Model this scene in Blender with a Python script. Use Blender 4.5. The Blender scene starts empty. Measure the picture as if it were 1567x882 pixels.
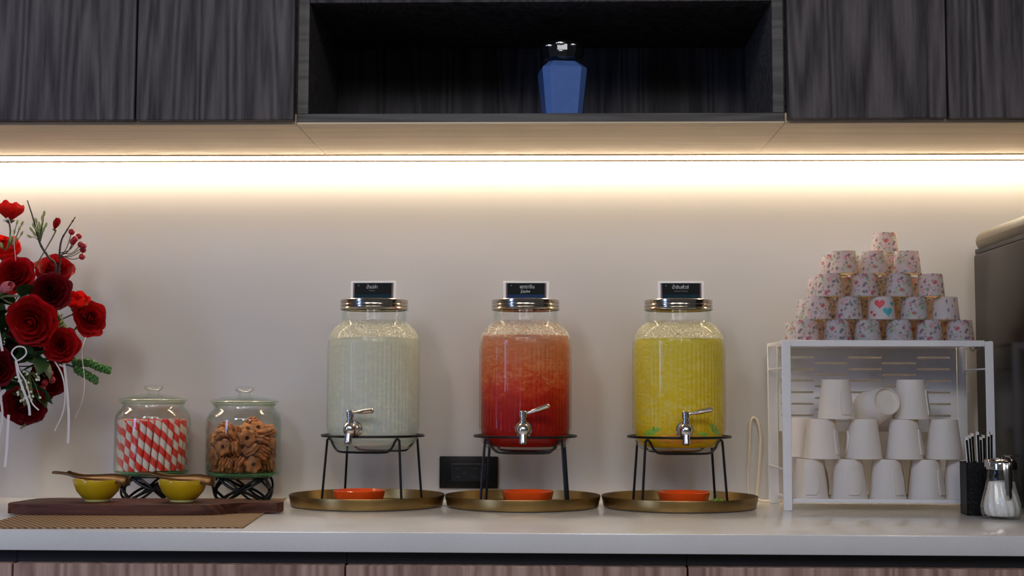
import bpy, bmesh, math, random
from mathutils import Vector, Matrix, Quaternion
PI = math.pi
sc = bpy.context.scene
COL = sc.collection
random.seed(11)

# ------------------------------------------------------------------ camera, world, lights, exposure
# metres; x along the wall (right +), wall plane y = 0, room towards -y, z = 0 is the counter top
F_PX = 2100.0
cam_d = bpy.data.cameras.new('camera'); cam = bpy.data.objects.new('camera', cam_d); COL.objects.link(cam)
cam_d.sensor_width = 36.0; cam_d.lens = F_PX / 1567.0 * 36.0; cam_d.clip_start = 0.05
pitch, yaw, roll = math.atan(162 / F_PX), math.atan(58 / F_PX), math.radians(0.17)
Zr = Matrix.Rotation(yaw, 3, 'Z')
fw = Zr @ Vector((0, math.cos(pitch), math.sin(pitch)))
up0 = Zr @ Vector((0, -math.sin(pitch), math.cos(pitch)))
rt0 = Zr @ Vector((1, 0, 0))
rt = rt0 * math.cos(roll) + up0 * math.sin(roll); up = up0 * math.cos(roll) - rt0 * math.sin(roll)
cam.matrix_world = Matrix(((rt.x, up.x, -fw.x, 0.0), (rt.y, up.y, -fw.y, -2.6), (rt.z, up.z, -fw.z, 0.199), (0, 0, 0, 1)))
sc.camera = cam

world = bpy.data.worlds.new('world'); sc.world = world; world.use_nodes = True
world.node_tree.nodes['Background'].inputs[0].default_value = (0.90, 0.93, 1.0, 1)
world.node_tree.nodes['Background'].inputs[1].default_value = 0.06

def area(name, loc, target, sx, sy, power, color):
    d = bpy.data.lights.new(name, 'AREA'); d.shape = 'RECTANGLE'; d.size = sx; d.size_y = sy
    d.energy = power; d.color = color
    o = bpy.data.objects.new(name, d); COL.objects.link(o); o.location = loc
    o.rotation_euler = (Vector(target) - Vector(loc)).to_track_quat('-Z', 'Y').to_euler()
    return o
# window daylight from behind and left of the camera, plus added fills
area('window_daylight', (-1.5, -3.9, 2.15), (0, 0, 0.25), 0.6, 0.8, 21.0, (0.93, 0.94, 1.0))
area('soft_fill_centre', (0.35, -5.2, 2.3), (0, 0, 0.25), 0.7, 1.1, 19.0, (0.94, 0.95, 1.0))  # added fill from the middle, softens the shadows
area('soft_fill_right', (2.1, -4.8, 2.2), (0.1, 0, 0.25), 0.6, 1.1, 10.0, (0.97, 0.96, 1.0))  # added dim fill from the right, no known window
area('soft_fill_overhead', (0.0, -2.9, 1.68), (0, -1.6, 0), 1.8, 0.35, 9.0, (1.0, 0.97, 0.95))  # added overhead fill for broad soft light
area('window_daylight_left', (-3.2, -3.0, 0.75), (-0.3, 0, 0.3), 0.45, 1.5, 20.0, (0.36, 0.52, 1.0))
LED_STRENGTH = 30.0
LED_COLOR = (1.0, 0.80, 0.57)

vs = sc.view_settings
vs.view_transform = 'Standard'; vs.look = 'None'; vs.gamma = 1.0; vs.use_curve_mapping = False
vs.exposure = 0.15
try:
    sc.cycles.transparent_max_bounces = 40; sc.cycles.max_bounces = 10
    sc.cycles.sample_clamp_indirect = 4.0
except Exception: pass

# ------------------------------------------------------------------ helpers
class G:
    """collects geometry for one mesh"""
    def __init__(s): s.v = []; s.f = []
    def add(s, v, f):
        n = len(s.v); s.v += [tuple(p) for p in v]; s.f += [tuple(i + n for i in q) for q in f]; return s
    def box(s, x0, x1, y0, y1, z0, z1, b=0.0, seg=1, mat=None):
        bm = bmesh.new()
        bmesh.ops.create_cube(bm, size=1.0)
        for q in bm.verts:
            q.co = Vector(((x0 + x1) / 2 + q.co.x * (x1 - x0), (y0 + y1) / 2 + q.co.y * (y1 - y0), (z0 + z1) / 2 + q.co.z * (z1 - z0)))
        if b > 0: bmesh.ops.bevel(bm, geom=list(bm.edges), offset=b, segments=seg, profile=0.5, affect='EDGES')
        bm.verts.ensure_lookup_table()
        v = [(mat @ q.co if mat else q.co.copy()) for q in bm.verts]
        f = [[q.index for q in p.verts] for p in bm.faces]
        bm.free(); return s.add(v, f)
    def lathe(s, prof, n=32, rf=None, mat=None, cap0=False, cap1=False):
        v = []; f = []
        for r, z in prof:
            for k in range(n):
                a = 2 * PI * k / n
                rr = rf(a, r, z) if rf else r
                p = Vector((rr * math.cos(a), rr * math.sin(a), z)); v.append(mat @ p if mat else p)
        for i in range(len(prof) - 1):
            for k in range(n):
                k2 = (k + 1) % n
                f.append((i * n + k, i * n + k2, (i + 1) * n + k2, (i + 1) * n + k))
        if cap0: f.append(tuple(range(n))[::-1])
        if cap1: f.append(tuple(range((len(prof) - 1) * n, len(prof) * n)))
        return s.add(v, f)
    def tube(s, pts, r, n=8, closed=False, flat=None):
        pts = [Vector(p) for p in pts]; m = len(pts); v = []; f = []
        t0 = None; nrm = None
        for i in range(m):
            if closed: t = pts[(i + 1) % m] - pts[i - 1]
            else: t = pts[min(i + 1, m - 1)] - pts[max(i - 1, 0)]
            t = t.normalized() if t.length > 1e-9 else Vector((0, 0, 1))
            if nrm is None:
                nrm = Vector(flat) if flat else (Vector((0, 0, 1)) if abs(t.z) < 0.9 else Vector((1, 0, 0)))
            elif t0 is not None: nrm = t0.rotation_difference(t) @ nrm
            nrm = (nrm - t * nrm.dot(t)).normalized(); bn = t.cross(nrm); t0 = t
            rr = r[i] if isinstance(r, (list, tuple)) else r
            ra, rb = rr if isinstance(rr, (list, tuple)) else (rr, rr)
            for k in range(n):
                a = 2 * PI * k / n; v.append(pts[i] + nrm * (ra * math.cos(a)) + bn * (rb * math.sin(a)))
        for i in range(m if closed else m - 1):
            i2 = (i + 1) % m
            for k in range(n):
                k2 = (k + 1) % n; f.append((i * n + k, i * n + k2, i2 * n + k2, i2 * n + k))
        if not closed:
            f.append(tuple(range(n))[::-1]); f.append(tuple(range((m - 1) * n, m * n)))
        return s.add(v, f)
    def prism(s, poly, z0, z1, b=0.0, mat=None):
        bm = bmesh.new()
        lo = [bm.verts.new((p[0], p[1], z0)) for p in poly]; hi = [bm.verts.new((p[0], p[1], z1)) for p in poly]
        n = len(poly); bm.faces.new(lo[::-1]); tf = bm.faces.new(hi)
        for i in range(n): bm.faces.new((lo[i], lo[(i + 1) % n], hi[(i + 1) % n], hi[i]))
        if b > 0: bmesh.ops.bevel(bm, geom=list(tf.edges), offset=b, segments=2, profile=0.5, affect='EDGES')
        bmesh.ops.recalc_face_normals(bm, faces=list(bm.faces))
        bm.verts.index_update()
        v = [(mat @ q.co if mat else q.co.copy()) for q in bm.verts]; f = [[q.index for q in p.verts] for p in bm.faces]
        bm.free(); return s.add(v, f)
    def sphere(s, c, r, n=12, m=8, sq=(1, 1, 1)):
        prof = [(max(1e-5, math.sin(PI * i / m)), -math.cos(PI * i / m)) for i in range(m + 1)]
        M = Matrix.Translation(Vector(c)) @ Matrix.Diagonal((r * sq[0], r * sq[1], r * sq[2], 1))
        return s.lathe(prof, n, mat=M)
    def mesh(s, name, mat, ang=40, fix=True):
        me = bpy.data.meshes.new(name); me.from_pydata([tuple(p) for p in s.v], [], s.f)
        if fix:
            bm = bmesh.new(); bm.from_mesh(me); bmesh.ops.recalc_face_normals(bm, faces=list(bm.faces)); bm.to_mesh(me); bm.free()
        me.polygons.foreach_set('use_smooth', [True] * len(me.polygons))
        me.set_sharp_from_angle(angle=math.radians(ang))
        if mat: me.materials.append(mat)
        return me
    def build(s, name, mat, parent=None, loc=(0, 0, 0), rot=(0, 0, 0), ang=40, fix=True):
        return put(s.mesh(name, mat, ang, fix), name, parent, loc, rot)

def put(me, name, parent=None, loc=(0, 0, 0), rot=(0, 0, 0), scale=(1, 1, 1)):
    o = bpy.data.objects.new(name, me); COL.objects.link(o); o.parent = parent
    o.location = loc; o.rotation_euler = rot; o.scale = scale
    return o
def tag(o, label=None, cat=None, group=None, kind=None):
    if label: o['label'] = label
    if cat: o['category'] = cat
    if group: o['group'] = group
    if kind: o['kind'] = kind
    return o
def thing(name, label, cat, loc=(0, 0, 0), rz=0.0, group=None):
    o = bpy.data.objects.new(name, None); COL.objects.link(o); o.empty_display_size = 0.02
    o.location = loc; o.rotation_euler = (0, 0, rz)
    return tag(o, label, cat, group)
def dup(root, loc=None, rot=None, label=None):
    r = root.copy(); COL.objects.link(r)
    if loc is not None: r.location = loc
    if rot is not None: r.rotation_euler = rot
    if label: r['label'] = label
    for ch in list(root.children):
        c = ch.copy(); COL.objects.link(c); c.parent = r
        for g in list(ch.children):
            d = g.copy(); COL.objects.link(d); d.parent = c
    return r
def smooth(pts, n=6, closed=False):
    """Catmull-Rom through the points"""
    P = [Vector(p) for p in pts]; m = len(P); out = []
    for i in range(m if closed else m - 1):
        if closed: a, b, c, d = P[i - 1], P[i], P[(i + 1) % m], P[(i + 2) % m]
        else: a, b, c, d = P[max(i - 1, 0)], P[i], P[i + 1], P[min(i + 2, m - 1)]
        for k in range(n):
            t = k / n
            out.append(0.5 * ((2 * b) + (c - a) * t + (2 * a - 5 * b + 4 * c - d) * t * t + (3 * b - a - 3 * c + d) * t ** 3))
    if not closed: out.append(P[-1])
    return out

# ------------------------------------------------------------------ materials
class N:
    def __init__(s, name):
        s.m = bpy.data.materials.new(name); s.m.use_nodes = True; s.t = s.m.node_tree; s.t.nodes.clear()
        s.out = s.t.nodes.new('ShaderNodeOutputMaterial')
    def n(s, kind, _in=None, **kw):
        d = s.t.nodes.new('ShaderNode' + kind)
        for k, v in kw.items(): setattr(d, k, v)
        for k, v in (_in or {}).items():
            if hasattr(v, 'links') or isinstance(v, bpy.types.NodeSocket): s.t.links.new(v, d.inputs[k])
            else: d.inputs[k].default_value = v
        return d
    def math(s, op, a, b=0.0, c=None, clamp=False):
        i = {0: a, 1: b}
        if c is not None: i[2] = c
        return s.n('Math', i, operation=op, use_clamp=clamp).outputs[0]
    def coord(s, which='Object', scale=(1, 1, 1), rot=(0, 0, 0), loc=(0, 0, 0)):
        tc = s.n('TexCoord'); return s.n('Mapping', {'Vector': tc.outputs[which], 'Scale': scale, 'Rotation': rot, 'Location': loc}).outputs[0]
    def noise(s, vec, scale=5, detail=4, rough=0.5, dist=0.0):
        return s.n('TexNoise', {'Vector': vec, 'Scale': scale, 'Detail': detail, 'Roughness': rough, 'Distortion': dist}).outputs['Fac']
    def ramp(s, fac, stops, interp='LINEAR'):
        d = s.n('ValToRGB', {'Fac': fac}); e = d.color_ramp.elements; d.color_ramp.interpolation = interp
        while len(e) < len(stops): e.new(0.5)
        for q, (p, c) in zip(e, stops): q.position = p; q.color = (c[0], c[1], c[2], 1)
        return d.outputs[0]
    def mix(s, f, a, b):
        d = s.n('Mix', data_type='RGBA')
        for k, v in ((0, f), (6, a), (7, b)):
            if isinstance(v, bpy.types.NodeSocket): s.t.links.new(v, d.inputs[k])
            else: d.inputs[k].default_value = v if k == 0 else (v[0], v[1], v[2], 1)
        return d.outputs[2]
    def bump(s, h, strength=0.2, dist=0.002):
        return s.n('Bump', {'Height': h, 'Strength': strength, 'Distance': dist}).outputs[0]
    def pri(s, color, rough=0.5, metal=0.0, normal=None, **kw):
        i = {'Base Color': color if isinstance(color, bpy.types.NodeSocket) else (color[0], color[1], color[2], 1), 'Roughness': rough, 'Metallic': metal}
        if normal is not None: i['Normal'] = normal
        for k, v in kw.items(): i[k.replace('_', ' ')] = v
        return s.n('BsdfPrincipled', i).outputs[0]
    def mixs(s, f, a, b): return s.n('MixShader', {0: f, 1: a, 2: b}).outputs[0]
    def end(s, sh): s.t.links.new(sh, s.out.inputs[0]); return s.m

def plain(name, c, rough=0.5, metal=0.0, var=0.06, scale=60, bump=0.0, **kw):
    k = N(name); v = k.coord()
    f = k.noise(v, scale, 3)
    col = k.ramp(f, [(0.3, [x * (1 - var) for x in c]), (0.7, [min(1, x * (1 + var)) for x in c])])
    return k.end(k.pri(col, rough, metal, k.bump(f, bump) if bump else None, **kw))

def wood(name, dark, light, sx=1.0, axis='Z', rough=0.45, spec=0.4, cath=1.0):
    k = N(name)
    sc_long = 0.06
    scl = {'Z': (1, 1, sc_long), 'X': (sc_long, 1, 1)}[axis]
    info = k.n('ObjectInfo')
    tc = k.n('TexCoord')
    off = k.n('VectorMath', {0: tc.outputs['Object'], 1: k.n('CombineXYZ', {0: k.math('MULTIPLY', info.outputs['Random'], 7.0), 2: k.math('MULTIPLY', info.outputs['Random'], 23.0)}).outputs[0]}, operation='ADD').outputs[0]
    v = k.n('Mapping', {'Vector': off, 'Scale': scl}).outputs[0]
    big = k.noise(v, 9 * sx, 2, 0.45, 0.25)
    rings = k.math('SINE', k.math('MULTIPLY', big, 95.0 * cath))
    rings = k.math('MULTIPLY_ADD', rings, 0.5, 0.5)
    fine = k.noise(v, 170 * sx, 5, 0.65)
    fine2 = k.noise(v, 46 * sx, 4, 0.6)
    f = k.math('ADD', k.math('MULTIPLY', rings, 0.26), k.math('ADD', k.math('MULTIPLY', fine, 0.55), k.math('MULTIPLY', fine2, 0.42)))
    col = k.ramp(f, [(0.40, dark), (0.82, light)])
    return k.end(k.pri(col, rough, 0, k.bump(f, 0.12, 0.001), Specular_IOR_Level=spec))

def glass(name, tint=(0.62, 0.72, 0.64), rough=0.02, edge=0.8, refl=1.0, wet=None, pw=3.2):
    """thin clear glass: see-through head on, mirror-like and tinted at the grazing rim"""
    k = N(name); lw = k.n('LayerWeight', {'Blend': 0.5}).outputs['Facing']
    fr = k.math('MULTIPLY_ADD', k.math('POWER', lw, pw), edge, 0.025 * refl)
    body = k.mix(k.math('POWER', lw, 2.2), (0.985, 0.99, 0.983), tint)
    tr = k.n('BsdfTransparent', {'Color': body}).outputs[0]
    gl = k.n('BsdfGlossy', {'Color': (1, 1, 1, 1), 'Roughness': rough}).outputs[0]
    sh = k.mixs(k.math('MINIMUM', fr, 0.6), tr, gl)
    if wet:   # condensation drops on the shoulder; cream translucence stands in for refracted strip light
        z0, z1 = wet
        vor = k.n('TexVoronoi', {'Vector': k.coord(), 'Scale': 210.0, 'Randomness': 1.0}).outputs['Distance']
        n2 = k.noise(k.coord(), 90, 3)
        drop = k.n('MapRange', {'Value': vor, 'From Min': 0.20, 'From Max': 0.42, 'To Min': 1.0, 'To Max': 0.0}).outputs[0]
        z = k.n('SeparateXYZ', {0: k.n('TexCoord').outputs['Object']}).outputs[2]
        m = k.math('MULTIPLY', k.n('MapRange', {'Value': z, 'From Min': z0 - 0.006, 'From Max': z0 + 0.004}).outputs[0],
                   k.n('MapRange', {'Value': z, 'From Min': z1 - 0.004, 'From Max': z1 + 0.003, 'To Min': 1.0, 'To Max': 0.0}).outputs[0])
        nb = k.bump(vor, 1.0, 0.004)
        wet_glow = k.mixs(0.72, k.n('BsdfGlossy', {'Color': (0.95, 0.95, 0.88, 1), 'Roughness': 0.22, 'Normal': nb}).outputs[0],
                       k.n('BsdfTranslucent', {'Color': (0.96, 0.95, 0.84, 1), 'Normal': nb}).outputs[0])
        fac = k.math('MULTIPLY', k.math('MULTIPLY_ADD', k.math('MULTIPLY', drop, n2), 1.1, 0.28), m)
        sh = k.mixs(fac, sh, wet_glow)
    return k.end(sh)

def paper(name, c=(0.83, 0.82, 0.80), tr=0.3, pattern=None, tcol=None):
    k = N(name); col = (c[0], c[1], c[2], 1)
    if pattern: col = pattern(k, c)
    d = k.pri(col, 0.55, Specular_IOR_Level=0.3)
    t = k.n('BsdfTranslucent', {'Color': (tcol or (0.85, 0.62, 0.33)) + (1,)}).outputs[0]
    if pattern:
        t = k.n('BsdfTranslucent', {'Color': k.n('Mix', {0: 1.0, 6: col, 7: (tcol or (1.0, 0.8, 0.5)) + (1,)}, data_type='RGBA', blend_type='MULTIPLY').outputs[2]}).outputs[0]
    return k.end(k.mixs(tr, d, t))

def floral(k, c):
    v = k.coord()
    col = (c[0], c[1], c[2], 1)
    def spots(scale, thr, color, off, base, soft=0.05, keep=None):
        vv = k.n('VectorMath', {0: v, 1: off}, operation='ADD').outputs[0]
        vv = k.n('VectorMath', {0: vv, 1: k.n('VectorMath', {0: k.n('TexNoise', {'Vector': vv, 'Scale': 140.0, 'Detail': 2.0}).outputs['Color'], 3: 0.006}, operation='SCALE').outputs[0]}, operation='ADD').outputs[0]
        vo = k.n('TexVoronoi', {'Vector': vv, 'Scale': scale, 'Randomness': 0.9})
        m = k.n('MapRange', {'Value': vo.outputs['Distance'], 'From Min': thr - soft, 'From Max': thr, 'To Min': 1.0, 'To Max': 0.0}).outputs[0]
        if keep is not None:
            hue = k.n('SeparateColor', {0: vo.outputs['Color']}).outputs[0]
            m = k.math('MULTIPLY', m, k.math('LESS_THAN', hue, keep))
        return k.mix(m, base, color)
    soft = k.noise(k.coord(loc=(3, 1, 2)), 45, 2)
    col = k.mix(k.n('MapRange', {'Value': soft, 'From Min': 0.52, 'From Max': 0.68}).outputs[0], c, (0.52, 0.66, 0.54))
    soft2 = k.noise(k.coord(loc=(9, 4, 7)), 52, 2)
    col = k.mix(k.n('MapRange', {'Value': soft2, 'From Min': 0.60, 'From Max': 0.72}).outputs[0], col, (0.74, 0.48, 0.52))
    col = spots(75, 0.34, (0.62, 0.16, 0.20), (0.3, 0.1, 0.7), col, 0.16, 0.42)
    col = spots(105, 0.40, (0.26, 0.24, 0.34), (0.9, 0.4, 0.2), col, 0.18, 0.6)
    col = spots(120, 0.40, (0.28, 0.42, 0.42), (0.5, 0.8, 0.1), col, 0.18, 0.55)
    col = spots(190, 0.36, (0.62, 0.28, 0.34), (0.15, 0.6, 0.9), col, 0.12, 0.5)
    return col

def dashes(k, c):
    v = k.coord(scale=(1, 1, 0.45), rot=(0, 0.7, 0))
    vo = k.n('TexVoronoi', {'Vector': v, 'Scale': 130.0, 'Randomness': 0.8}).outputs['Distance']
    m = k.n('MapRange', {'Value': vo, 'From Min': 0.20, 'From Max': 0.26, 'To Min': 1.0, 'To Max': 0.0}).outputs[0]
    return k.mix(m, c, (0.24, 0.28, 0.42))

def emit(name, c, s):
    k = N(name); return k.end(k.n('Emission', {'Color': c + (1,), 'Strength': s}).outputs[0])

def liquid(name, stops, z0, z1, clear=0.25, swirl=0.35, trans=0.45, ice=(0.9, 0.85, 0.7), iceamt=0.3, icelow=0.45):
    """cloudy iced drink: own colour changes with depth, pale crushed ice near the top"""
    k = N(name); v = k.coord(scale=(1, 1, 1.6))
    z = k.n('SeparateXYZ', {0: k.n('TexCoord').outputs['Object']}).outputs[2]
    h = k.n('MapRange', {'Value': z, 'From Min': z0, 'From Max': z1}).outputs[0]
    n1 = k.noise(v, 26, 5, 0.6, 0.8)
    f = k.math('ADD', h, k.math('MULTIPLY', k.math('SUBTRACT', n1, 0.5), swirl), clamp=True)
    col = k.ramp(f, stops)
    n2 = k.n('MapRange', {'Value': k.noise(k.coord(scale=(1, 1, 2.2)), 50, 5, 0.62, 1.2), 'From Min': 0.46, 'From Max': 0.70}).outputs[0]
    hi = k.n('MapRange', {'Value': f, 'From Min': icelow, 'From Max': icelow + 0.2}).outputs[0]
    col = k.mix(k.math('MULTIPLY', k.math('MULTIPLY', n2, hi), iceamt), col, ice)
    nb = k.bump(k.noise(v, 60, 4, 0.6), 0.5, 0.008)
    d = k.pri(col, 0.4, normal=nb, Specular_IOR_Level=0.08)
    t = k.n('BsdfTranslucent', {'Color': col}).outputs[0]
    sh = k.mixs(trans, d, t)
    sh = k.mixs(clear, sh, k.n('BsdfTransparent', {'Color': k.mix(0.4, col, (1, 1, 1))}).outputs[0])
    return k.end(sh)

M = {}
M['wall'] = plain('wall_laminate', (0.575, 0.565, 0.552), 0.38, var=0.012, scale=3, Specular_IOR_Level=0.3)
M['floor'] = plain('floor_tile', (0.22, 0.19, 0.16), 0.35, var=0.1, scale=4)
M['ceil'] = plain('ceiling_paint', (0.6, 0.6, 0.6), 0.8, var=0.02)
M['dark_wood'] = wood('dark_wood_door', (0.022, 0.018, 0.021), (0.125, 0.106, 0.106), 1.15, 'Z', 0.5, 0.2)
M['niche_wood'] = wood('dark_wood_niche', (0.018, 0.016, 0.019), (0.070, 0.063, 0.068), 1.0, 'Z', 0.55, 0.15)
M['edge_wood'] = wood('dark_wood_edge', (0.055, 0.050, 0.047), (0.12, 0.11, 0.102), 1.0, 'X', 0.5, 0.3)
M['soffit_wood'] = wood('underside_wood', (0.68, 0.53, 0.35), (0.80, 0.65, 0.45), 0.8, 'X', 0.5, 0.3)
M['low_wood'] = wood('base_door_wood', (0.24, 0.140, 0.112), (0.54, 0.37, 0.30), 1.0, 'Z', 0.45, 0.3)
M['walnut'] = wood('walnut_board', (0.040, 0.014, 0.009), (0.135, 0.048, 0.030), 1.6, 'X', 0.5, 0.2)
M['black_gap'] = plain('black_recess', (0.012, 0.012, 0.014), 0.5)
def mk_counter():
    k = N('quartz_top'); v = k.coord(); n = k.noise(v, 7, 5, 0.6); g = k.noise(v, 260, 2)
    c = k.ramp(k.math('ADD', k.math('MULTIPLY', n, 0.7), k.math('MULTIPLY', g, 0.3)), [(0.3, (0.70, 0.68, 0.66)), (0.7, (0.80, 0.79, 0.77))])
    return k.end(k.pri(c, 0.14, Specular_IOR_Level=0.5))
M['counter'] = mk_counter()
M['alu'] = plain('aluminium', (0.75, 0.74, 0.72), 0.35, 1.0)
M['led'] = emit('led_diffuser', LED_COLOR, LED_STRENGTH)
M['lid_metal'] = plain('lid_metal', (0.55, 0.50, 0.42), 0.16, 1.0, var=0.02)
M['chrome'] = plain('chrome', (0.82, 0.80, 0.77), 0.12, 1.0, var=0.02)
M['steel'] = plain('brushed_steel', (0.70, 0.67, 0.62), 0.22, 1.0, var=0.03)
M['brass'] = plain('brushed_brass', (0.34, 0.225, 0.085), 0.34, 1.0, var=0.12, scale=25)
M['brass_in'] = plain('dark_wet_brass', (0.13, 0.10, 0.05), 0.30, 1.0, var=0.6, scale=70, bump=0.25)  # dark reflection in the wet tray floor put into the colour
M['black_wire'] = plain('black_wire', (0.006, 0.006, 0.007), 0.35, Specular_IOR_Level=0.35)
M['glass'] = glass('clear_glass')
M['glass_wet'] = glass('ribbed_glass', (0.84, 0.89, 0.86), 0.03, edge=0.5, refl=0.5, pw=4.5, wet=(0.1995, 0.2290))
M['glass_sugar'] = glass('sugar_glass', (0.66, 0.70, 0.68), 0.02)
M['glass_thick'] = glass('green_thick_glass', (0.30, 0.55, 0.36), 0.04)
def mk_base_glass():
    k = N('green_jar_base'); d = k.pri((0.16, 0.42, 0.20), 0.08, Specular_IOR_Level=0.6)
    t = k.n('BsdfTransparent', {'Color': (0.62, 0.86, 0.66, 1)}).outputs[0]
    return k.end(k.mixs(0.62, d, t))
M['jar_base'] = mk_base_glass()
M['orange'] = plain('orange_glaze', (0.95, 0.10, 0.012), 0.16, var=0.08, scale=30, Coat_Weight=0.4)
M['yellow'] = plain('yellow_glaze', (0.60, 0.39, 0.008), 0.20, var=0.15, scale=25, Coat_Weight=0.3)
M['bronze'] = plain('bronze_tongs', (0.15, 0.070, 0.022), 0.30, 0.7, var=0.2, scale=40)
M['white_metal'] = plain('white_powder_coat', (0.78, 0.77, 0.78), 0.35, var=0.02)
M['cup'] = paper('white_paper', (0.84, 0.82, 0.80), 0.27, tcol=(0.92, 0.66, 0.30))
M['floral'] = paper('floral_paper', (0.68, 0.70, 0.80), 0.48, floral, tcol=(1.0, 0.68, 0.27))
M['dash'] = paper('dashed_paper', (0.70, 0.72, 0.80), 0.45, dashes, tcol=(1.0, 0.68, 0.27))
M['heart_paper'] = paper('heart_paper', (0.68, 0.68, 0.74), 0.36, tcol=(0.8, 0.6, 0.32))
M['heart_red'] = plain('print_red', (0.55, 0.05, 0.06), 0.5)
M['heart_teal'] = plain('print_teal', (0.06, 0.36, 0.42), 0.5)
M['heart_pale'] = plain('print_pale', (0.80, 0.62, 0.60), 0.5)
M['black_box'] = None
def mk_speck():
    k = N('black_speckled'); v = k.coord(); vo = k.n('TexVoronoi', {'Vector': v, 'Scale': 260.0}).outputs['Distance']
    n = k.noise(v, 60, 3)
    m = k.math('MULTIPLY', k.n('MapRange', {'Value': vo, 'From Min': 0.12, 'From Max': 0.25, 'To Min': 1.0, 'To Max': 0.0}).outputs[0], n)
    return k.end(k.pri(k.mix(m, (0.006, 0.006, 0.007), (0.12, 0.12, 0.13)), 0.45, Specular_IOR_Level=0.2))
M['black_box'] = mk_speck()
M['black_plastic'] = plain('black_plastic', (0.006, 0.006, 0.007), 0.45, Specular_IOR_Level=0.2)
M['dark_plastic'] = plain('socket_plastic', (0.016, 0.017, 0.020), 0.5, Specular_IOR_Level=0.2)
M['appl_body'] = plain('appliance_body', (0.010, 0.006, 0.0035), 0.20, 0.0, Specular_IOR_Level=0.4, IOR=1.22, var=0.05, scale=8)
M['appl_top'] = plain('appliance_cover', (0.115, 0.098, 0.070), 0.45, 0.0, var=0.04, scale=8)
M['blue'] = plain('blue_ceramic', (0.10, 0.20, 0.52), 0.22, var=0.05, Coat_Weight=0.3)
M['black_gloss'] = plain('black_gloss', (0.008, 0.009, 0.010), 0.08, Coat_Weight=0.6)
M['vase_white'] = plain('frosted_vase', (0.62, 0.60, 0.56), 0.3, var=0.04)
M['white_plain'] = plain('white_plastic', (0.80, 0.78, 0.74), 0.4, var=0.02)
M['cord'] = plain('cream_cord', (0.62, 0.56, 0.44), 0.45, var=0.03)
M['sign_black'] = plain('sign_black', (0.008, 0.010, 0.010), 0.6, Specular_IOR_Level=0.15)
M['sign_teal'] = plain('sign_teal_band', (0.004, 0.030, 0.050), 0.6, Specular_IOR_Level=0.15)
M['sign_blue'] = plain('sign_blue_band', (0.012, 0.040, 0.12), 0.6, Specular_IOR_Level=0.15)
M['sign_text'] = plain('sign_print', (0.72, 0.72, 0.70), 0.6)
M['sign_dim'] = plain('sign_faint_print', (0.18, 0.19, 0.19), 0.6)
M['sign_frame'] = plain('sign_acrylic', (0.94, 0.91, 0.88), 0.25, var=0.02)
M['sign_reflection'] = plain('sign_reflection', (0.16, 0.05, 0.03), 0.35)  # colour of the painted reflections at the card sides
M['sugar'] = plain('sugar_grains', (0.84, 0.82, 0.79), 0.7, var=0.06, scale=500, bump=0.4)
M['water'] = liquid('clear_iced_water', [(0.0, (0.72, 0.78, 0.79)), (0.5, (0.83, 0.85, 0.77)), (1.0, (0.87, 0.87, 0.74))], 0.005, 0.2, 0.36, 0.7, 0.22, (0.98, 0.97, 0.84), 1.0, 0.0)
M['red_drink'] = liquid('red_iced_drink', [(0.0, (0.42, 0.012, 0.006)), (0.30, (0.46, 0.012, 0.006)), (0.52, (0.74, 0.05, 0.010)), (0.68, (0.82, 0.17, 0.045)), (0.86, (0.80, 0.26, 0.11)), (1.0, (0.80, 0.36, 0.21))], 0.005, 0.21, 0.04, 0.42, 0.22, (0.95, 0.42, 0.16), 0.7, 0.42)
M['yellow_drink'] = liquid('yellow_iced_drink', [(0.0, (0.88, 0.56, 0.010)), (0.4, (0.92, 0.70, 0.025)), (1.0, (0.88, 0.74, 0.10))], 0.005, 0.2, 0.08, 0.5, 0.22, (0.96, 0.86, 0.30), 0.6, 0.1)
M['orange_slice'] = plain('orange_fruit', (0.95, 0.36, 0.02), 0.4, var=0.2, scale=120)
M['rind'] = plain('citrus_rind', (0.82, 0.42, 0.03), 0.45)
M['lime'] = plain('lime_green', (0.30, 0.55, 0.06), 0.4, var=0.35, scale=90)
M['cookie'] = plain('baked_biscuit', (0.38, 0.135, 0.034), 0.6, var=0.55, scale=75, bump=0.4)
M['cream'] = plain('biscuit_filling', (0.24, 0.07, 0.028), 0.5, var=0.2)
def mk_straw():
    k = N('red_white_spiral'); s = k.n('SeparateXYZ', {0: k.n('TexCoord').outputs['Object']})
    a = k.math('DIVIDE', k.math('ARCTAN2', s.outputs[1], s.outputs[0]), 2 * PI)
    f = k.math('FRACT', k.math('ADD', k.math('MULTIPLY_ADD', s.outputs[2], 1 / 0.0275, 10.0), a))
    m = k.n('MapRange', {'Value': k.math('ABSOLUTE', k.math('SUBTRACT', f, 0.5)), 'From Min': 0.235, 'From Max': 0.265}).outputs[0]
    return k.end(k.pri(k.mix(m, (0.88, 0.045, 0.025), (0.84, 0.76, 0.66)), 0.45))
M['stick'] = mk_straw()
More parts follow.
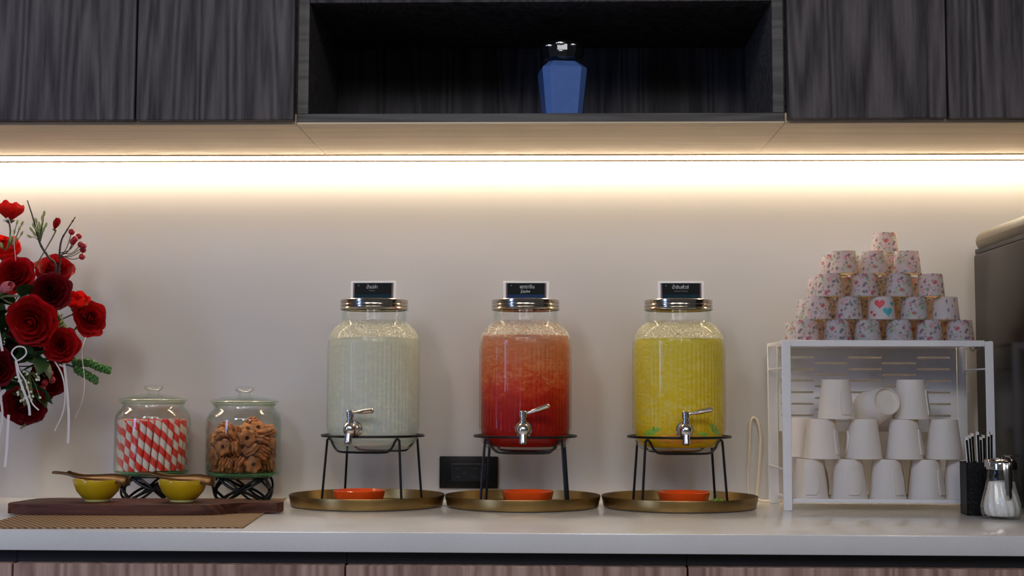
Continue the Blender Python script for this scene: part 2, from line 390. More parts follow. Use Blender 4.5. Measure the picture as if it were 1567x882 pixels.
def mk_mat():
    k = N('woven_rush'); v = k.coord(rot=(0, 0, 0.0))
    s = k.n('SeparateXYZ', {0: v})
    u = k.math('MULTIPLY', s.outputs[0], 1 / 0.0105); w = k.math('MULTIPLY', s.outputs[1], 1 / 0.0105)
    tw = k.math('SINE', k.math('MULTIPLY', k.math('ADD', u, k.math('MULTIPLY', w, 0.55)), 2 * PI))
    tw2 = k.math('SINE', k.math('MULTIPLY', k.math('SUBTRACT', k.math('MULTIPLY', u, 0.5), k.math('MULTIPLY', w, 2.0)), 2 * PI))
    h = k.math('MULTIPLY_ADD', k.math('ADD', k.math('MULTIPLY', tw, 0.65), k.math('MULTIPLY', tw2, 0.35)), 0.5, 0.5)
    h2 = k.math('ADD', k.math('MULTIPLY', h, 0.75), k.math('MULTIPLY', k.noise(v, 300, 3), 0.3))
    c = k.ramp(h2, [(0.25, (0.035, 0.013, 0.005)), (0.6, (0.25, 0.135, 0.055)), (0.9, (0.48, 0.31, 0.15))])
    return k.end(k.pri(c, 0.6, normal=k.bump(h, 0.7, 0.002)))
M['mat'] = mk_mat()
M['stem'] = plain('green_stem', (0.10, 0.13, 0.035), 0.6, var=0.2)
M['twig'] = plain('dark_twig', (0.035, 0.016, 0.014), 0.6, var=0.3)
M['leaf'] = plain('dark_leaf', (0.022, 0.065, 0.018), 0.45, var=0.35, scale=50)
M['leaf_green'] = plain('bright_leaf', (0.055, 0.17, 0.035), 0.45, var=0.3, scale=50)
M['bud_green'] = plain('pale_bud', (0.30, 0.36, 0.12), 0.5, var=0.3, scale=90)
def petal_mat(name, c, tr=0.25):
    k = N(name); v = k.coord(); f = k.noise(v, 4, 3)
    col = k.ramp(f, [(0.3, [x * 0.75 for x in c]), (0.7, c)])
    d = k.pri(col, 0.55, Specular_IOR_Level=0.12)
    return k.end(k.mixs(tr, d, k.n('BsdfTranslucent', {'Color': col}).outputs[0]))
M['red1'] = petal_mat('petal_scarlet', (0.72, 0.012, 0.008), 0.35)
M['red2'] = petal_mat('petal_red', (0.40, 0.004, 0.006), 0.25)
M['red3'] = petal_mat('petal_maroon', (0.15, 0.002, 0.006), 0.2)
M['pink'] = petal_mat('petal_pink', (0.72, 0.20, 0.24), 0.25)
M['berry'] = plain('red_berry', (0.36, 0.010, 0.022), 0.35, var=0.15)
M['blossom'] = plain('white_blossom', (0.70, 0.72, 0.60), 0.6)
M['ribbon'] = paper('satin_ribbon', (0.86, 0.80, 0.82), 0.25, tcol=(0.9, 0.85, 0.85))

# ------------------------------------------------------------------ the room
def struct(g, name, mat, label=None):
    o = g.build(name, mat); o['kind'] = 'structure'
    if label: o['label'] = label
    return o
struct(G().box(-2.6, 2.6, 0.0, 0.12, -0.9, 1.7), 'wall_back', M['wall'], 'smooth off-white wall panel behind the counter')
struct(G().box(-2.6, 2.6, -6.0, 0.0, -1.0, -0.9), 'floor', M['floor'], 'dark tiled floor in front of the counter')
struct(G().box(-2.6, 2.6, -2.0, 0.12, 1.7, 1.8), 'ceiling', M['ceil'], 'pale ceiling above the cabinets')

# worktop and base cabinets
tag(G().box(-1.7, 1.7, -0.612, 0.0, -0.029, 0.0, 0.002, 2).build('worktop', M['counter']), 'long white polished stone worktop carrying the whole drinks display', 'worktop')
xs = [-1.27, -0.78, -0.295, 0.198, 0.69, 1.18]
base_lab = ['pinkish-brown wooden base cabinet at the far left end under the mat', 'wooden base cabinet under the woven mat and paddle board',
            'wooden base cabinet below the clear water and red drink dispensers', 'wooden base cabinet below the yellow drink and the cup rack', 'wooden base cabinet at the far right below the sugar jar']
for i in range(5):
    x0, x1 = xs[i], xs[i + 1]
    t = thing('base_cabinet', base_lab[i], 'cabinet', ((x0 + x1) / 2, -0.3, -0.9), 0, 'base cabinets under the worktop')
    w = (x1 - x0) / 2
    G().box(-w + 0.0005, w - 0.0005, -0.26, 0.29, 0.08, 0.8705).build('carcass', M['black_gap'], t)
    G().box(-w + 0.0005, w - 0.0005, -0.285, -0.262, 0.852, 0.8705).build('rail', M['black_gap'], t)
    G().box(-w + 0.0015, w - 0.0015, -0.302, -0.283, 0.085, 0.8515, 0.0012).build('door', M['low_wood'], t)
    G().box(-w + 0.002, w - 0.002, -0.24, -0.22, 0.0, 0.08).build('plinth', M['black_gap'], t)

# wall cabinets
def wall_cab(x0, x1, doors, label, name='wall_cabinet'):
    t = thing(name, label, 'cabinet', ((x0 + x1) / 2, -0.16, 0.6494), 0)
    c = (x0 + x1) / 2
    G().box(x0 - c, x1 - c, -0.158, 0.155, 0.0185, 0.75).build('carcass', M['edge_wood'], t)
    G().box(x0 - c, x1 - c, -0.172, 0.155, 0.0, 0.018, 0.0008).build('bottom_panel', M['soffit_wood'], t)
    for a, b in doors:
        G().box(a - c, b - c, -0.192, -0.174, 0.0045, 0.75, 0.0012).build('door', M['dark_wood'], t)
    return t
wall_cab(-1.52, -0.4255, [(-1.238, -0.9655), (-0.963, -0.6955), (-0.6925, -0.4275)], 'dark grey-brown wooden wall cabinet with closed doors above the flowers and snack jars')
wall_cab(0.3905, 1.48, [(0.3935, 0.6535), (0.6565, 0.9155), (0.9185, 1.18)], 'dark brown wooden wall cabinet with closed doors above the cup rack')
t = thing('open_shelf_unit', 'open dark wooden niche between the closed wall cabinets', 'shelf', (-0.0175, -0.16, 0.6494))
hw = 0.4075
G().box(-hw + 0.0005, hw - 0.0005, -0.1755, 0.155, 0.0, 0.003).build('bottom_panel', M['soffit_wood'], t)
G().box(-hw + 0.0005, hw - 0.0005, -0.176, 0.140, 0.0032, 0.0175, 0.0006).build('shelf_board', M['edge_wood'], t)
for s in (-1, 1):
    G().box(min(s * (hw - 0.0195), s * (hw - 0.0008)), max(s * (hw - 0.0195), s * (hw - 0.0008)), -0.176, 0.140, 0.0178, 0.75, 0.0006).build('side_panel', M['edge_wood'], t)
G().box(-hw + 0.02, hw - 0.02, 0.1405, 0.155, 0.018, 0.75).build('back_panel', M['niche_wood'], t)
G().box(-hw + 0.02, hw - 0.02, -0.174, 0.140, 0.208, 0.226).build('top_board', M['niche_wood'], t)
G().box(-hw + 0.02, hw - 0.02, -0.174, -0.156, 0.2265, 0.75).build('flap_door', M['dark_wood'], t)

# LED light strip under the cabinets, along the wall
t = thing('led_light_strip', 'glowing warm white light strip running along the wall under the cabinets', 'light', (0, -0.019, 0.6494))
G().box(-1.5, 1.5, -0.0165, 0.0165, -0.0015, -0.0002).box(-1.5, 1.5, -0.0170, -0.0155, -0.0022, -0.0002).build('housing', M['alu'], t)
G().add([(x_, 0.0002 - 0.0145 * math.cos(PI * k / 8), -0.0018 - 0.0042 * math.sin(PI * k / 8)) for x_ in (-1.5, 1.5) for k in range(9)], [(k, k + 1, 10 + k, 9 + k) for k in range(8)] + [tuple(range(9)), tuple(range(17, 8, -1)), (0, 9, 17, 8)]).build('diffuser', M['led'], t)
G().box(-1.5, 1.5, 0.0152, 0.0180, -0.0064, -0.0002).build('back_strip', plain('dark_strip', (0.030, 0.022, 0.016), 0.6, Specular_IOR_Level=0.1), t)  # dark strip along the wall side of the diffuser

# ------------------------------------------------------------------ ceramic jar in the niche
t = thing('ceramic_jar', 'faceted blue ceramic jar with round black stopper standing in the niche', 'jar', (0.0215, -0.20, 0.667))
def facet(prof):
    g = G(); n = 8
    for i, (r, z) in enumerate(prof): pass
    v = []; f = []
    for r, z in prof:
        c = r * 0.30
        pts = [(r, -r + c), (r, r - c), (r - c, r), (-r + c, r), (-r, r - c), (-r, -r + c), (-r + c, -r), (r - c, -r)]
        v += [(x, y, z) for x, y in pts]
    for i in range(len(prof) - 1):
        for k in range(n): f.append((i * n + k, i * n + (k + 1) % n, (i + 1) * n + (k + 1) % n, (i + 1) * n + k))
    f.append(tuple(range(n))[::-1]); f.append(tuple(range((len(prof) - 1) * n, len(prof) * n)))
    return g.add(v, f)
facet([(0.0298, 0.0), (0.0395, 0.101), (0.0385, 0.1045), (0.026, 0.116), (0.020, 0.117)]).build('body', M['blue'], t, rot=(0, 0, math.radians(9)), ang=15)
sg = G().lathe([(0.012, 0.116), (0.024, 0.1175), (0.034, 0.123), (0.0385, 0.133), (0.0385, 0.143), (0.034, 0.151), (0.022, 0.155), (0.0005, 0.156)], 14)
sg.build('stopper', M['black_gloss'], t, ang=12)
for k, (dx, dz, w) in enumerate(((-0.022, 0.142, 0.007), (-0.003, 0.145, 0.009), (0.019, 0.143, 0.006), (-0.002, 0.131, 0.005))):
    y = -math.sqrt(max(0, 0.0387 ** 2 - dx * dx))
    G().sphere((dx, y, dz), w, 8, 5, (1, 0.25, 0.45)).build('glint_patch', M['steel'], t)  # steel patches stand in for glints on the black stopper

# ------------------------------------------------------------------ wall socket
t = thing('wall_socket', 'black double power socket plate on the wall between the first two trays', 'socket', (-0.152, -0.001, 0.0515))
G().box(-0.055, 0.055, -0.008, 0.001, -0.030, 0.030, 0.002, 2).build('plate', M['black_plastic'], t)
G().box(-0.033, 0.033, -0.0105, -0.008, -0.0165, 0.0165, 0.001).build('module', M['dark_plastic'], t)
for cx in (-0.0155, 0.0165):
    for dz in (-0.008, 0.007):
        G().box(cx - 0.0085, cx - 0.0005, -0.0112, -0.0106, dz - 0.0016, dz + 0.0016).build('slot', M['black_gap'], t)
    G().lathe([(0.0001, 0), (0.0028, 0), (0.0028, 0.0006)], 12, mat=Matrix.Translation((cx + 0.0075, -0.0106, -0.0005)) @ Matrix.Rotation(PI / 2, 4, 'X')).build('earth_hole', M['black_gap'], t)
    G().box(cx - 0.0128, cx + 0.0128, -0.0114, -0.0106, 0.0122, 0.0134).build('rim_line', M['alu'], t) if False else None

# ------------------------------------------------------------------ trays
TX = [-0.3250, -0.0478, 0.2298]; JX = [-0.3160, -0.0435, 0.2300]; CY = -0.1405
tray_lab = ['round brass tray under the clear water dispenser', 'round brass tray under the red drink dispenser', 'round brass tray under the yellow drink dispenser']
for i in range(3):
    t = thing('brass_tray', tray_lab[i], 'tray', (TX[i], CY, 0), 0, 'brass trays in a row')
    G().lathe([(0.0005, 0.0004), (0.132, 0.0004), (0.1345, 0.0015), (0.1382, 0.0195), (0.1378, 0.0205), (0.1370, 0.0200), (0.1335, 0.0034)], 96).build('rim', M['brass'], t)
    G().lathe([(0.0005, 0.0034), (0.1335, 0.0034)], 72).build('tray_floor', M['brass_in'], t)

# ------------------------------------------------------------------ dispenser stands
def make_stand(label, i, rz):
    t = thing('wire_stand', label, 'stand', (JX[i], CY, 0.0036), rz, 'black wire dispenser stands')
    G().tube([(0.0905 * math.cos(2 * PI * k / 48), 0.0905 * math.sin(2 * PI * k / 48), 0.1205) for k in range(48)], 0.0023, 8, True).build('ring', M['black_wire'], t)
    b = 0.047
    for sy in (-1, 1):
        pts = [(-0.0675, b, 0.113), (-0.064, b, 0.1160), (-0.060, b, 0.112), (-0.056, b, 0.104), (-0.050, b, 0.0965), (-0.040, b, 0.0925), (0, b, 0.0918), (0.040, b, 0.0925), (0.050, b, 0.0965), (0.056, b, 0.104), (0.060, b, 0.112), (0.064, b, 0.1160), (0.0675, b, 0.113)]
        G().tube(smooth([(x, sy * y, z) for x, y, z in pts], 4), 0.0021, 8).build('cradle', M['black_wire'], t)
        for sx in (-1, 1):
            G().tube([(sx * 0.0675, sy * b, 0.114), (sx * 0.071, sy * b * 1.06, 0.06), (sx * 0.0748, sy * b * 1.12, 0.002)], 0.0023, 8).build('leg', M['black_wire'], t)
    return t
make_stand('black wire stand carrying the clear water dispenser', 0, math.radians(-14))
make_stand('black wire stand carrying the red drink dispenser', 1, math.radians(-3))
make_stand('black wire stand carrying the yellow drink dispenser', 2, math.radians(5))

# ------------------------------------------------------------------ drink dispensers
RIBS = 62
def ribf(a, r, z):
    if r < 0.07: return r
    w = min(1, max(0, (z - 0.034) / 0.006)) * min(1, max(0, (0.188 - z) / 0.006))
    return r + 0.0007 * w * math.cos(RIBS * a)
outer = [(0.0005, 0.0035), (0.048, 0.0030), (0.058, 0.0006), (0.067, 0.0030), (0.0755, 0.0115), (0.0805, 0.0220), (0.0820, 0.0330), (0.0820, 0.037), (0.0820, 0.041), (0.0820, 0.110), (0.0820, 0.181), (0.0820, 0.186), (0.0820, 0.190),
         (0.0812, 0.1975), (0.0785, 0.2060), (0.0730, 0.2145), (0.0660, 0.2215), (0.0605, 0.2260), (0.0580, 0.2300), (0.0578, 0.2350), (0.0590, 0.2370), (0.0590, 0.2390), (0.0578, 0.2410), (0.0578, 0.2650)]
inner = [(0.0548, 0.2650), (0.0548, 0.2310), (0.0580, 0.2240), (0.0640, 0.2190), (0.0705, 0.2120), (0.0760, 0.2035), (0.0788, 0.1940), (0.0795, 0.186), (0.0795, 0.034), (0.0775, 0.0225), (0.0720, 0.0125), (0.0640, 0.0070), (0.0005, 0.0065)]
jar_me = G().lathe(outer + inner, RIBS * 5, ribf).mesh('glass_jar', M['glass_wet'], 60, True)
lid_me = G().lathe([(0.0590, 0.2498), (0.0612, 0.2500), (0.0618, 0.2518), (0.0612, 0.2534), (0.0590, 0.2540), (0.0590, 0.2552), (0.0608, 0.2558), (0.0613, 0.2578), (0.0608, 0.2596), (0.0590, 0.2601), (0.0590, 0.2612), (0.0606, 0.2616), (0.0609, 0.2640), (0.0609, 0.2672), (0.0600, 0.2680), (0.0560, 0.2682), (0.0550, 0.2672), (0.0005, 0.2672)], 72).mesh('lid', M['lid_metal'], 35)
def text(body, size, mat, parent, loc, name='lettering', sx=1.0):
    c = bpy.data.curves.new('t', 'FONT'); c.body = body; c.size = size; c.align_x = 'CENTER'; c.align_y = 'CENTER'; c.extrude = 0.00012
    o = bpy.data.objects.new('t', c); COL.objects.link(o)
    bpy.context.view_layer.update()
    me = bpy.data.meshes.new_from_object(o.evaluated_get(bpy.context.evaluated_depsgraph_get()))
    bpy.data.objects.remove(o); bpy.data.curves.remove(c)
    me.materials.clear(); me.materials.append(mat); me.name = name
    return put(me, name, parent, loc, (PI / 2, 0, 0), (sx, 1, 1))
def make_dispenser(i, label, drink, level, rz, lever_up, drink_label):
    t = thing('drink_dispenser', label, 'drink dispenser', (JX[i], CY, 0.0985), rz, 'ribbed glass drink dispensers')
    put(jar_me, 'glass_jar', t); put(lid_me, 'lid', t)
    R = 0.0788
    lp = [(0.0005, 0.0072), (0.0635, 0.0078), (0.0712, 0.0132), (0.0767, 0.0230), (R, 0.0345), (R, 0.041), (R, 0.181), (R, 0.187), (0.0780, 0.194)]
    lp = [p for p in lp if p[1] < level - 0.002] + [(0.0765 if level > 0.196 else R, level), (0.0005, level)]
    o = G().lathe(lp[:-3] + [(lp[-3][0], lp[-3][1])] + lp[-2:], RIBS * 5, lambda a, r, z: ribf(a, r, z) if r > 0.075 else r).build('drink', M[drink], t, ang=60); o['label'] = drink_label
    # tap on the front of the jar
    tap = G()
    yM = lambda y, z: Matrix.Translation((0, y, z)) @ Matrix.Rotation(PI / 2, 4, 'X')
    tap.lathe([(0.0005, 0), (0.0150, 0), (0.0150, 0.0022), (0.0130, 0.0040), (0.0085, 0.0045), (0.0078, 0.0140)], 24, mat=yM(-0.0822, 0.039))
    tap.sphere((0, -0.1035, 0.039), 0.0125, 20, 12, (0.95, 1.0, 1.05))
    tap.lathe([(0.0062, 0.0), (0.0066, 0.003), (0.0062, 0.016), (0.0075, 0.030)], 16, mat=Matrix.Translation((0, -0.1120, 0.0150)) @ Matrix.Rotation(math.radians(-14), 4, 'X'), cap0=True)
    tap.lathe([(0.0068, 0.048), (0.0068, 0.0545), (0.0052, 0.0555), (0.0052, 0.0595), (0.0066, 0.0605), (0.0066, 0.0700), (0.0055, 0.0715), (0.0005, 0.0715)], 16, mat=Matrix.Translation((0, -0.1035, 0)))
    tp = tap.build('tap', M['steel'], t, ang=35)
    lv = G().tube([(0.003, -0.1035, 0.0672), (0.012, -0.1045, 0.0678 + 0.1 * lever_up), (0.016, -0.105, 0.0685 + 0.2 * lever_up), (0.030, -0.107, 0.0700 + 0.6 * lever_up), (0.043, -0.109, 0.0712 + lever_up), (0.0455, -0.109, 0.0713 + lever_up)],
                  [(0.0025, 0.0035), (0.0025, 0.0035), (0.0040, 0.0062), (0.0048, 0.0068), (0.0046, 0.0060), (0.0015, 0.0030)], 12, flat=(0, 0, 1))
    lv.build('lever', M['steel'], tp)
    return t
make_dispenser(0, 'ribbed glass dispenser of clear iced water with steel tap', 'water', 0.1985, math.radians(-15), 0.0, 'clear pale icy water')
make_dispenser(1, 'ribbed glass dispenser of red iced drink with steel tap', 'red_drink', 0.2035, math.radians(-1), 0.009, 'red drink, paler and icy at the top')
d3 = make_dispenser(2, 'ribbed glass dispenser of yellow drink with fruit at the bottom', 'yellow_drink', 0.1985, math.radians(1), 0.004, 'cloudy yellow infused drink')
# fruit and leaves at the bottom of the yellow dispenser, against the glass
def ring_piece(x0deg, w, z0, z1, r, g=None):
    g = g or G(); v = []; f = []; n = 16
    for j in range(7):
        z = z0 + (z1 - z0) * j / 6
        ws = w * math.sqrt(max(0.0, 1 - ((j - 3) / 3.05) ** 2))
        for k in range(n + 1):
            a = math.radians(-90 + x0deg - ws + 2 * ws * k / n)
            rr = r(z); v.append((rr * math.cos(a), rr * math.sin(a), z))
    for j in range(6):
        for k in range(n): f.append((j * (n + 1) + k, j * (n + 1) + k + 1, (j + 1) * (n + 1) + k + 1, (j + 1) * (n + 1) + k))
    return g.add(v, f)
rprof = lambda z: (0.0788 if z > 0.0345 else 0.0767 + (z - 0.0230) * 0.1826 if z > 0.0230 else 0.0712 + (z - 0.0132) * 0.561) + 0.0002
sl = thing('orange_slice', 'orange fruit slice at the bottom of the yellow drink dispenser', 'fruit', (JX[2], CY, 0.0985))
ring_piece(-2, 34, 0.0135, 0.033, lambda z: rprof(z) + 0.0006).build('flesh', M['orange_slice'], sl, fix=False)
def leaf_piece(a0, w, zc, h, tilt):
    v = []; f = []; n = 12; m = 4
    for i in range(n + 1):
        u = -1 + 2 * i / n
        for j in range(m + 1):
            vv = -1 + 2 * j / m; z = zc + tilt * u + vv * h * (1 - u * u) * (1 + 0.15 * math.sin(9 * u)); an = math.radians(-90 + a0 + u * w)
            r = rprof(z) + 0.0004 * (1 - abs(vv)); v.append((r * math.cos(an), r * math.sin(an), z))
    for i in range(n):
        for j in range(m): f.append((i * (m + 1) + j, (i + 1) * (m + 1) + j, (i + 1) * (m + 1) + j + 1, i * (m + 1) + j + 1))
    return G().add(v, f)
for a, w, zc, h, tl, lab in ((-42, 15, 0.036, 0.0065, 0.006, 'green leaf low on the left side inside the yellow drink dispenser'),
                             (46, 11, 0.040, 0.0085, -0.008, 'green leaf low on the right side inside the yellow drink dispenser'),
                             (24, 12, 0.030, 0.0050, 0.002, 'small green leaf right of the tap inside the yellow drink dispenser')):
    o = leaf_piece(a, w, zc, h, tl).build('mint_leaf', M['lime'], None, (JX[2], CY, 0.0985), fix=False); tag(o, lab, 'leaf', 'leaves in the yellow drink')

# sign cards on the lids
def make_sign(i, dx, lines, band, label, rz):
    t = thing('sign_card', label, 'sign', (JX[i] + dx, CY - 0.012, 0.0985 + 0.2674), rz, 'drink name cards on the lids')
    t.rotation_euler = (math.radians(-6), 0, rz)
    G().box(-0.0408, 0.0408, 0.0, 0.0035, 0.0, 0.0345, 0.0006).build('holder', M['sign_frame'], t)
    G().box(-0.0362, 0.0362, -0.0012, 0.0, 0.0005, 0.0312).build('insert', M['sign_black'], t)
    G().box(-0.0335, 0.0335, -0.0016, -0.0012, 0.0012, 0.0100).build('colour_band', M[band], t)
    for sx in (-1, 1): G().box(sx * 0.0348 - 0.0012, sx * 0.0348 + 0.0012, -0.0015, -0.0012, 0.0005, 0.0308).build('side_reflection', M['sign_reflection'], t)  # dark reddish reflections painted as strips at the card sides
    for body, size, x, z, m, sx in lines: text(body, size, M[m], t, (x, -0.0017, z), sx=sx)
    G().sphere((-0.0265, -0.0014, 0.0265), 0.0012, 8, 5, (1, 0.2, 1)).build('logo', M['sign_dim'], t)
make_sign(0, -0.001, [('น้ำเปล่า', 0.0088, -0.002, 0.0235, 'sign_text', 0.8), ('Water', 0.0040, -0.002, 0.0170, 'sign_dim', 1.0)], 'sign_teal', 'black name card in Thai standing on the clear water dispenser lid', math.radians(-2))
make_sign(1, 0.001, [('พุทราจีน', 0.0090, 0.002, 0.0240, 'sign_text', 0.9), ('Jujube', 0.0068, -0.001, 0.0160, 'sign_text', 1.0)], 'sign_blue', 'black name card in Thai standing on the red drink dispenser lid', 0)
make_sign(2, 0.004, [('น้ำอินฟิวซ์', 0.0085, -0.001, 0.0235, 'sign_text', 0.9), ('Infused Water', 0.0042, 0.0, 0.0165, 'sign_dim', 1.0)], 'sign_teal', 'black name card in Thai standing on the yellow drink dispenser lid', 0)

# orange drip dishes on the trays
def dishf(a, r, z): return r * (1 + 0.025 * math.cos(5 * a)) if r > 0.03 else r
dish_me = G().lathe([(0.0005, 0.0008), (0.030, 0.0), (0.034, 0.0015), (0.0420, 0.0120), (0.0450, 0.0245), (0.0453, 0.0265), (0.0443, 0.0272), (0.0430, 0.0262), (0.0400, 0.0125), (0.0325, 0.0042), (0.0005, 0.0035)], 60, dishf).mesh('drip_dish', M['orange'], 50)
for i, (x, lab) in enumerate(((-0.3330, 'orange-red drip dish under the tap of the clear water dispenser'), (-0.0385, 'orange-red drip dish under the tap of the red drink dispenser'), (0.2335, 'orange-red drip dish beside the lime wedge under the yellow drink dispenser'))):
    tag(put(dish_me, 'drip_dish', None, (x, -0.1925, 0.0036), (0, 0, 0.2 * i)), lab, 'dish', 'orange drip dishes on the trays')
t = thing('lime_wedge', 'green lime wedge leaning on the orange dish under the yellow drink', 'fruit', (0.2915, -0.197, 0.0036), math.radians(20))
v = []; n = 10
for s_ in (-1, 1):
    for k in range(n + 1):
        a = PI * k / n; v.append((0.0115 * math.cos(a), s_ * 0.004, 0.0165 * math.sin(a) + 0.0003))
f = [tuple(range(n + 1)), tuple(range(n + 1, 2 * n + 2))[::-1]] + [(k, k + 1, n + 2 + k, n + 1 + k) for k in range(n)] + [(n, 0, n + 1, 2 * n + 1)]
G().add(v, f).build('wedge', M['lime'], t)

# ------------------------------------------------------------------ woven mat, board, bowls, tongs
matang = math.atan2(0.045, 0.57)
mw = thing('placemat', 'brown woven rush placemat lying under the paddle board at the counter edge', 'placemat', (-0.667, -0.303, 0.0), matang)
G().box(-0.190, 0.190, -0.282, 0.282, 0.0, 0.0018, 0.0006).build('weave', M['mat'], mw)
for s_ in (-1, 1): G().box(min(s_ * 0.190, s_ * 0.1945), max(s_ * 0.190, s_ * 0.1945), -0.2835, 0.2835, 0.0, 0.0021, 0.0006).build('side_binding', M['mat'], mw)
outline = [(-0.888, -0.345), (-0.884, -0.362), (-0.865, -0.379), (-0.840, -0.384), (-0.640, -0.381), (-0.565, -0.375), (-0.545, -0.369), (-0.532, -0.358), (-0.522, -0.342), (-0.505, -0.329), (-0.480, -0.324), (-0.462, -0.326), (-0.450, -0.322), (-0.4455, -0.312),
           (-0.4455, -0.290), (-0.450, -0.281), (-0.470, -0.277), (-0.505, -0.272), (-0.522, -0.262), (-0.535, -0.250), (-0.552, -0.243), (-0.840, -0.243), (-0.862, -0.248), (-0.876, -0.262)]
oc = (-0.667, -0.31)
b = G().prism([(x - oc[0], y - oc[1]) for x, y in outline], 0.0, 0.0165, 0.0015).build('paddle_board', M['walnut'], None, (oc[0], oc[1], 0.0021), ang=30)
tag(b, 'dark walnut paddle board with a short handle lying on the woven mat', 'board')
BT = 0.0186
bowl_me = G().lathe([(0.0185, 0.0), (0.0200, 0.0004), (0.0200, 0.0030), (0.0250, 0.0065), (0.0335, 0.0160), (0.0385, 0.0270), (0.0408, 0.0350), (0.0402, 0.0362), (0.0390, 0.0352), (0.0366, 0.0270), (0.0315, 0.0170), (0.0230, 0.0095), (0.0005, 0.0070)], 48, cap0=True).mesh('bowl', M['yellow'], 50)
foot_me = G().lathe([(0.0202, 0.0002), (0.0206, 0.0006), (0.0206, 0.0026), (0.0201, 0.0030)], 40).mesh('foot_ring', plain('pale_glaze', (0.55, 0.52, 0.20), 0.3), 50)
def make_tongs(loc, rz, label):
    t = thing('tongs', label, 'tongs', loc, rz, 'serving tongs across the bowls')
    # bend at +x, two flat arms running to -x; strips stand on edge
    for s_, tip in ((-1, -0.062), (1, -0.043)):
        pts = [(0.0600, s_ * 0.0020, 0.0), (0.0585, s_ * 0.0085, 0.0005), (0.050, s_ * 0.0115, 0.0030), (0.030, s_ * 0.0135, 0.0060), (0.0, s_ * 0.0160, 0.0070), (-0.022, s_ * 0.0150, 0.0085), (-0.040, s_ * 0.012, 0.0130), (tip, s_ * 0.009, 0.0150), (tip - 0.004, s_ * 0.0085, 0.0135)]
        sec = [(0.0068, 0.0009), (0.0070, 0.0009), (0.0072, 0.0009), (0.0066, 0.0009), (0.0040, 0.0009), (0.0030, 0.0009), (0.0026, 0.0009), (0.0026, 0.0009), (0.0016, 0.0007)]
        P = smooth(pts, 4); S = []
        for i in range(len(P)):
            q = i / 4; k = min(int(q), len(sec) - 2); u = q - k
            S.append(tuple(sec[k][c] * (1 - u) + sec[k + 1][c] * u for c in (0, 1)))
        G().tube(P, S, 8, flat=(0, 0, 1)).build('arm', M['bronze'], t)
    G().box(0.0588, 0.0612, -0.0045, 0.0045, -0.0066, 0.0066, 0.0006).build('bend', M['bronze'], t)
for x, lab, tl, rz in ((-0.7535, 'greenish-yellow bowl on the left part of the paddle board', 'bronze tongs resting across the left yellow bowl', 0.02), (-0.6105, 'yellow bowl on the paddle board near its handle', 'bronze tongs resting across the yellow bowl nearer the board handle', -0.03)):
    t = thing('snack_bowl', lab, 'bowl', (x, -0.312, BT), 0, 'yellow bowls on the board')
    put(bowl_me, 'bowl', t); put(foot_me, 'foot_ring', t)
    make_tongs((x - 0.006, -0.318, BT + 0.0330), rz, tl)

# ------------------------------------------------------------------ snack jars on black wire stands
def make_jar_stand(loc, label, rz):
    t = thing('jar_stand', label, 'stand', loc, rz, 'black wire jar stands')
    H = 0.0445
    pt = lambda a, z, r=0.0: ((0.050 + r + 0.004 * abs(z / H - 0.5)) * math.cos(a), (0.050 + r + 0.004 * abs(z / H - 0.5)) * math.sin(a), z)
    G().tube([(0.047 * math.cos(2 * PI * k / 36), 0.047 * math.sin(2 * PI * k / 36), H - 0.0005) for k in range(36)], 0.0017, 6, True).build('top_ring', M['black_wire'], t)
    for q in range(4):
        c = -PI / 2 + q * PI / 2
        for kind in range(2):
            pts = []
            for k in range(17):
                u = -1 + 2 * k / 16; a = c + u * PI / 4 * 1.0
                h = 0.5 - 0.5 * abs(u) ** 1.5 * 0.96 if kind else 0.5 + 0.5 * abs(u) ** 1.5 * 0.96
                pts.append(pt(a, 0.0022 + (H - 0.0044) * h, 0.0014 if kind else -0.0014))
            G().tube(pts, 0.0027, 8).build('wire_arc', M['black_wire'], t)
        for s_ in (-1, 1):
            pts = [pt(c + (-1 + 2 * k / 12) * PI / 4 * 0.86, 0.0022 + (H - 0.0044) * (0.5 + 0.5 * s_ * math.sin((-1 + 2 * k / 12) * PI / 2)), 0.003 * s_) for k in range(13)]
            G().tube(pts, 0.0023, 8).build('wire_cross', M['black_wire'], t)
        G().sphere(pt(c, H / 2, 0.001), 0.0042, 8, 6, (1, 1, 0.9)).build('clasp', M['black_wire'], t)
    return t
jout = [(0.0005, 0.0), (0.058, 0.0), (0.0650, 0.0022), (0.0680, 0.0085), (0.0680, 0.100), (0.0672, 0.1075), (0.0635, 0.1150), (0.0575, 0.1210), (0.0545, 0.1250), (0.0545, 0.1300), (0.0568, 0.1318), (0.0568, 0.1340)]
jin = [(0.0525, 0.1340), (0.0525, 0.1245), (0.0558, 0.1195), (0.0612, 0.1140), (0.0645, 0.1070), (0.0652, 0.100), (0.0652, 0.0110), (0.0630, 0.0085), (0.0005, 0.0085)]
jbody = G().lathe(jout + jin, 72).mesh('glass_body', M['glass'], 45)
jbase = G().lathe([(0.0005, 0.0006), (0.0578, 0.0006), (0.0645, 0.0028), (0.0668, 0.0070), (0.0650, 0.0080), (0.0005, 0.0080)], 64).mesh('thick_base', M['jar_base'], 45)
jlid = G().lathe([(0.0520, 0.1300), (0.0525, 0.1345), (0.0600, 0.1350), (0.0618, 0.1368), (0.0605, 0.1385), (0.0540, 0.1400), (0.0400, 0.1440), (0.0200, 0.1465), (0.0120, 0.1475)], 64).lathe([(0.0500, 0.1300), (0.0510, 0.1360), (0.0380, 0.1410), (0.0005, 0.1440)], 48).mesh('lid', M['glass'], 50)
jknob = G().lathe([(0.0120, 0.1470), (0.0095, 0.1500), (0.0100, 0.1530), (0.0155, 0.1560), (0.0178, 0.1595), (0.0165, 0.1625), (0.0110, 0.1640), (0.0005, 0.1630)], 32).mesh('knob', M['glass'], 50)
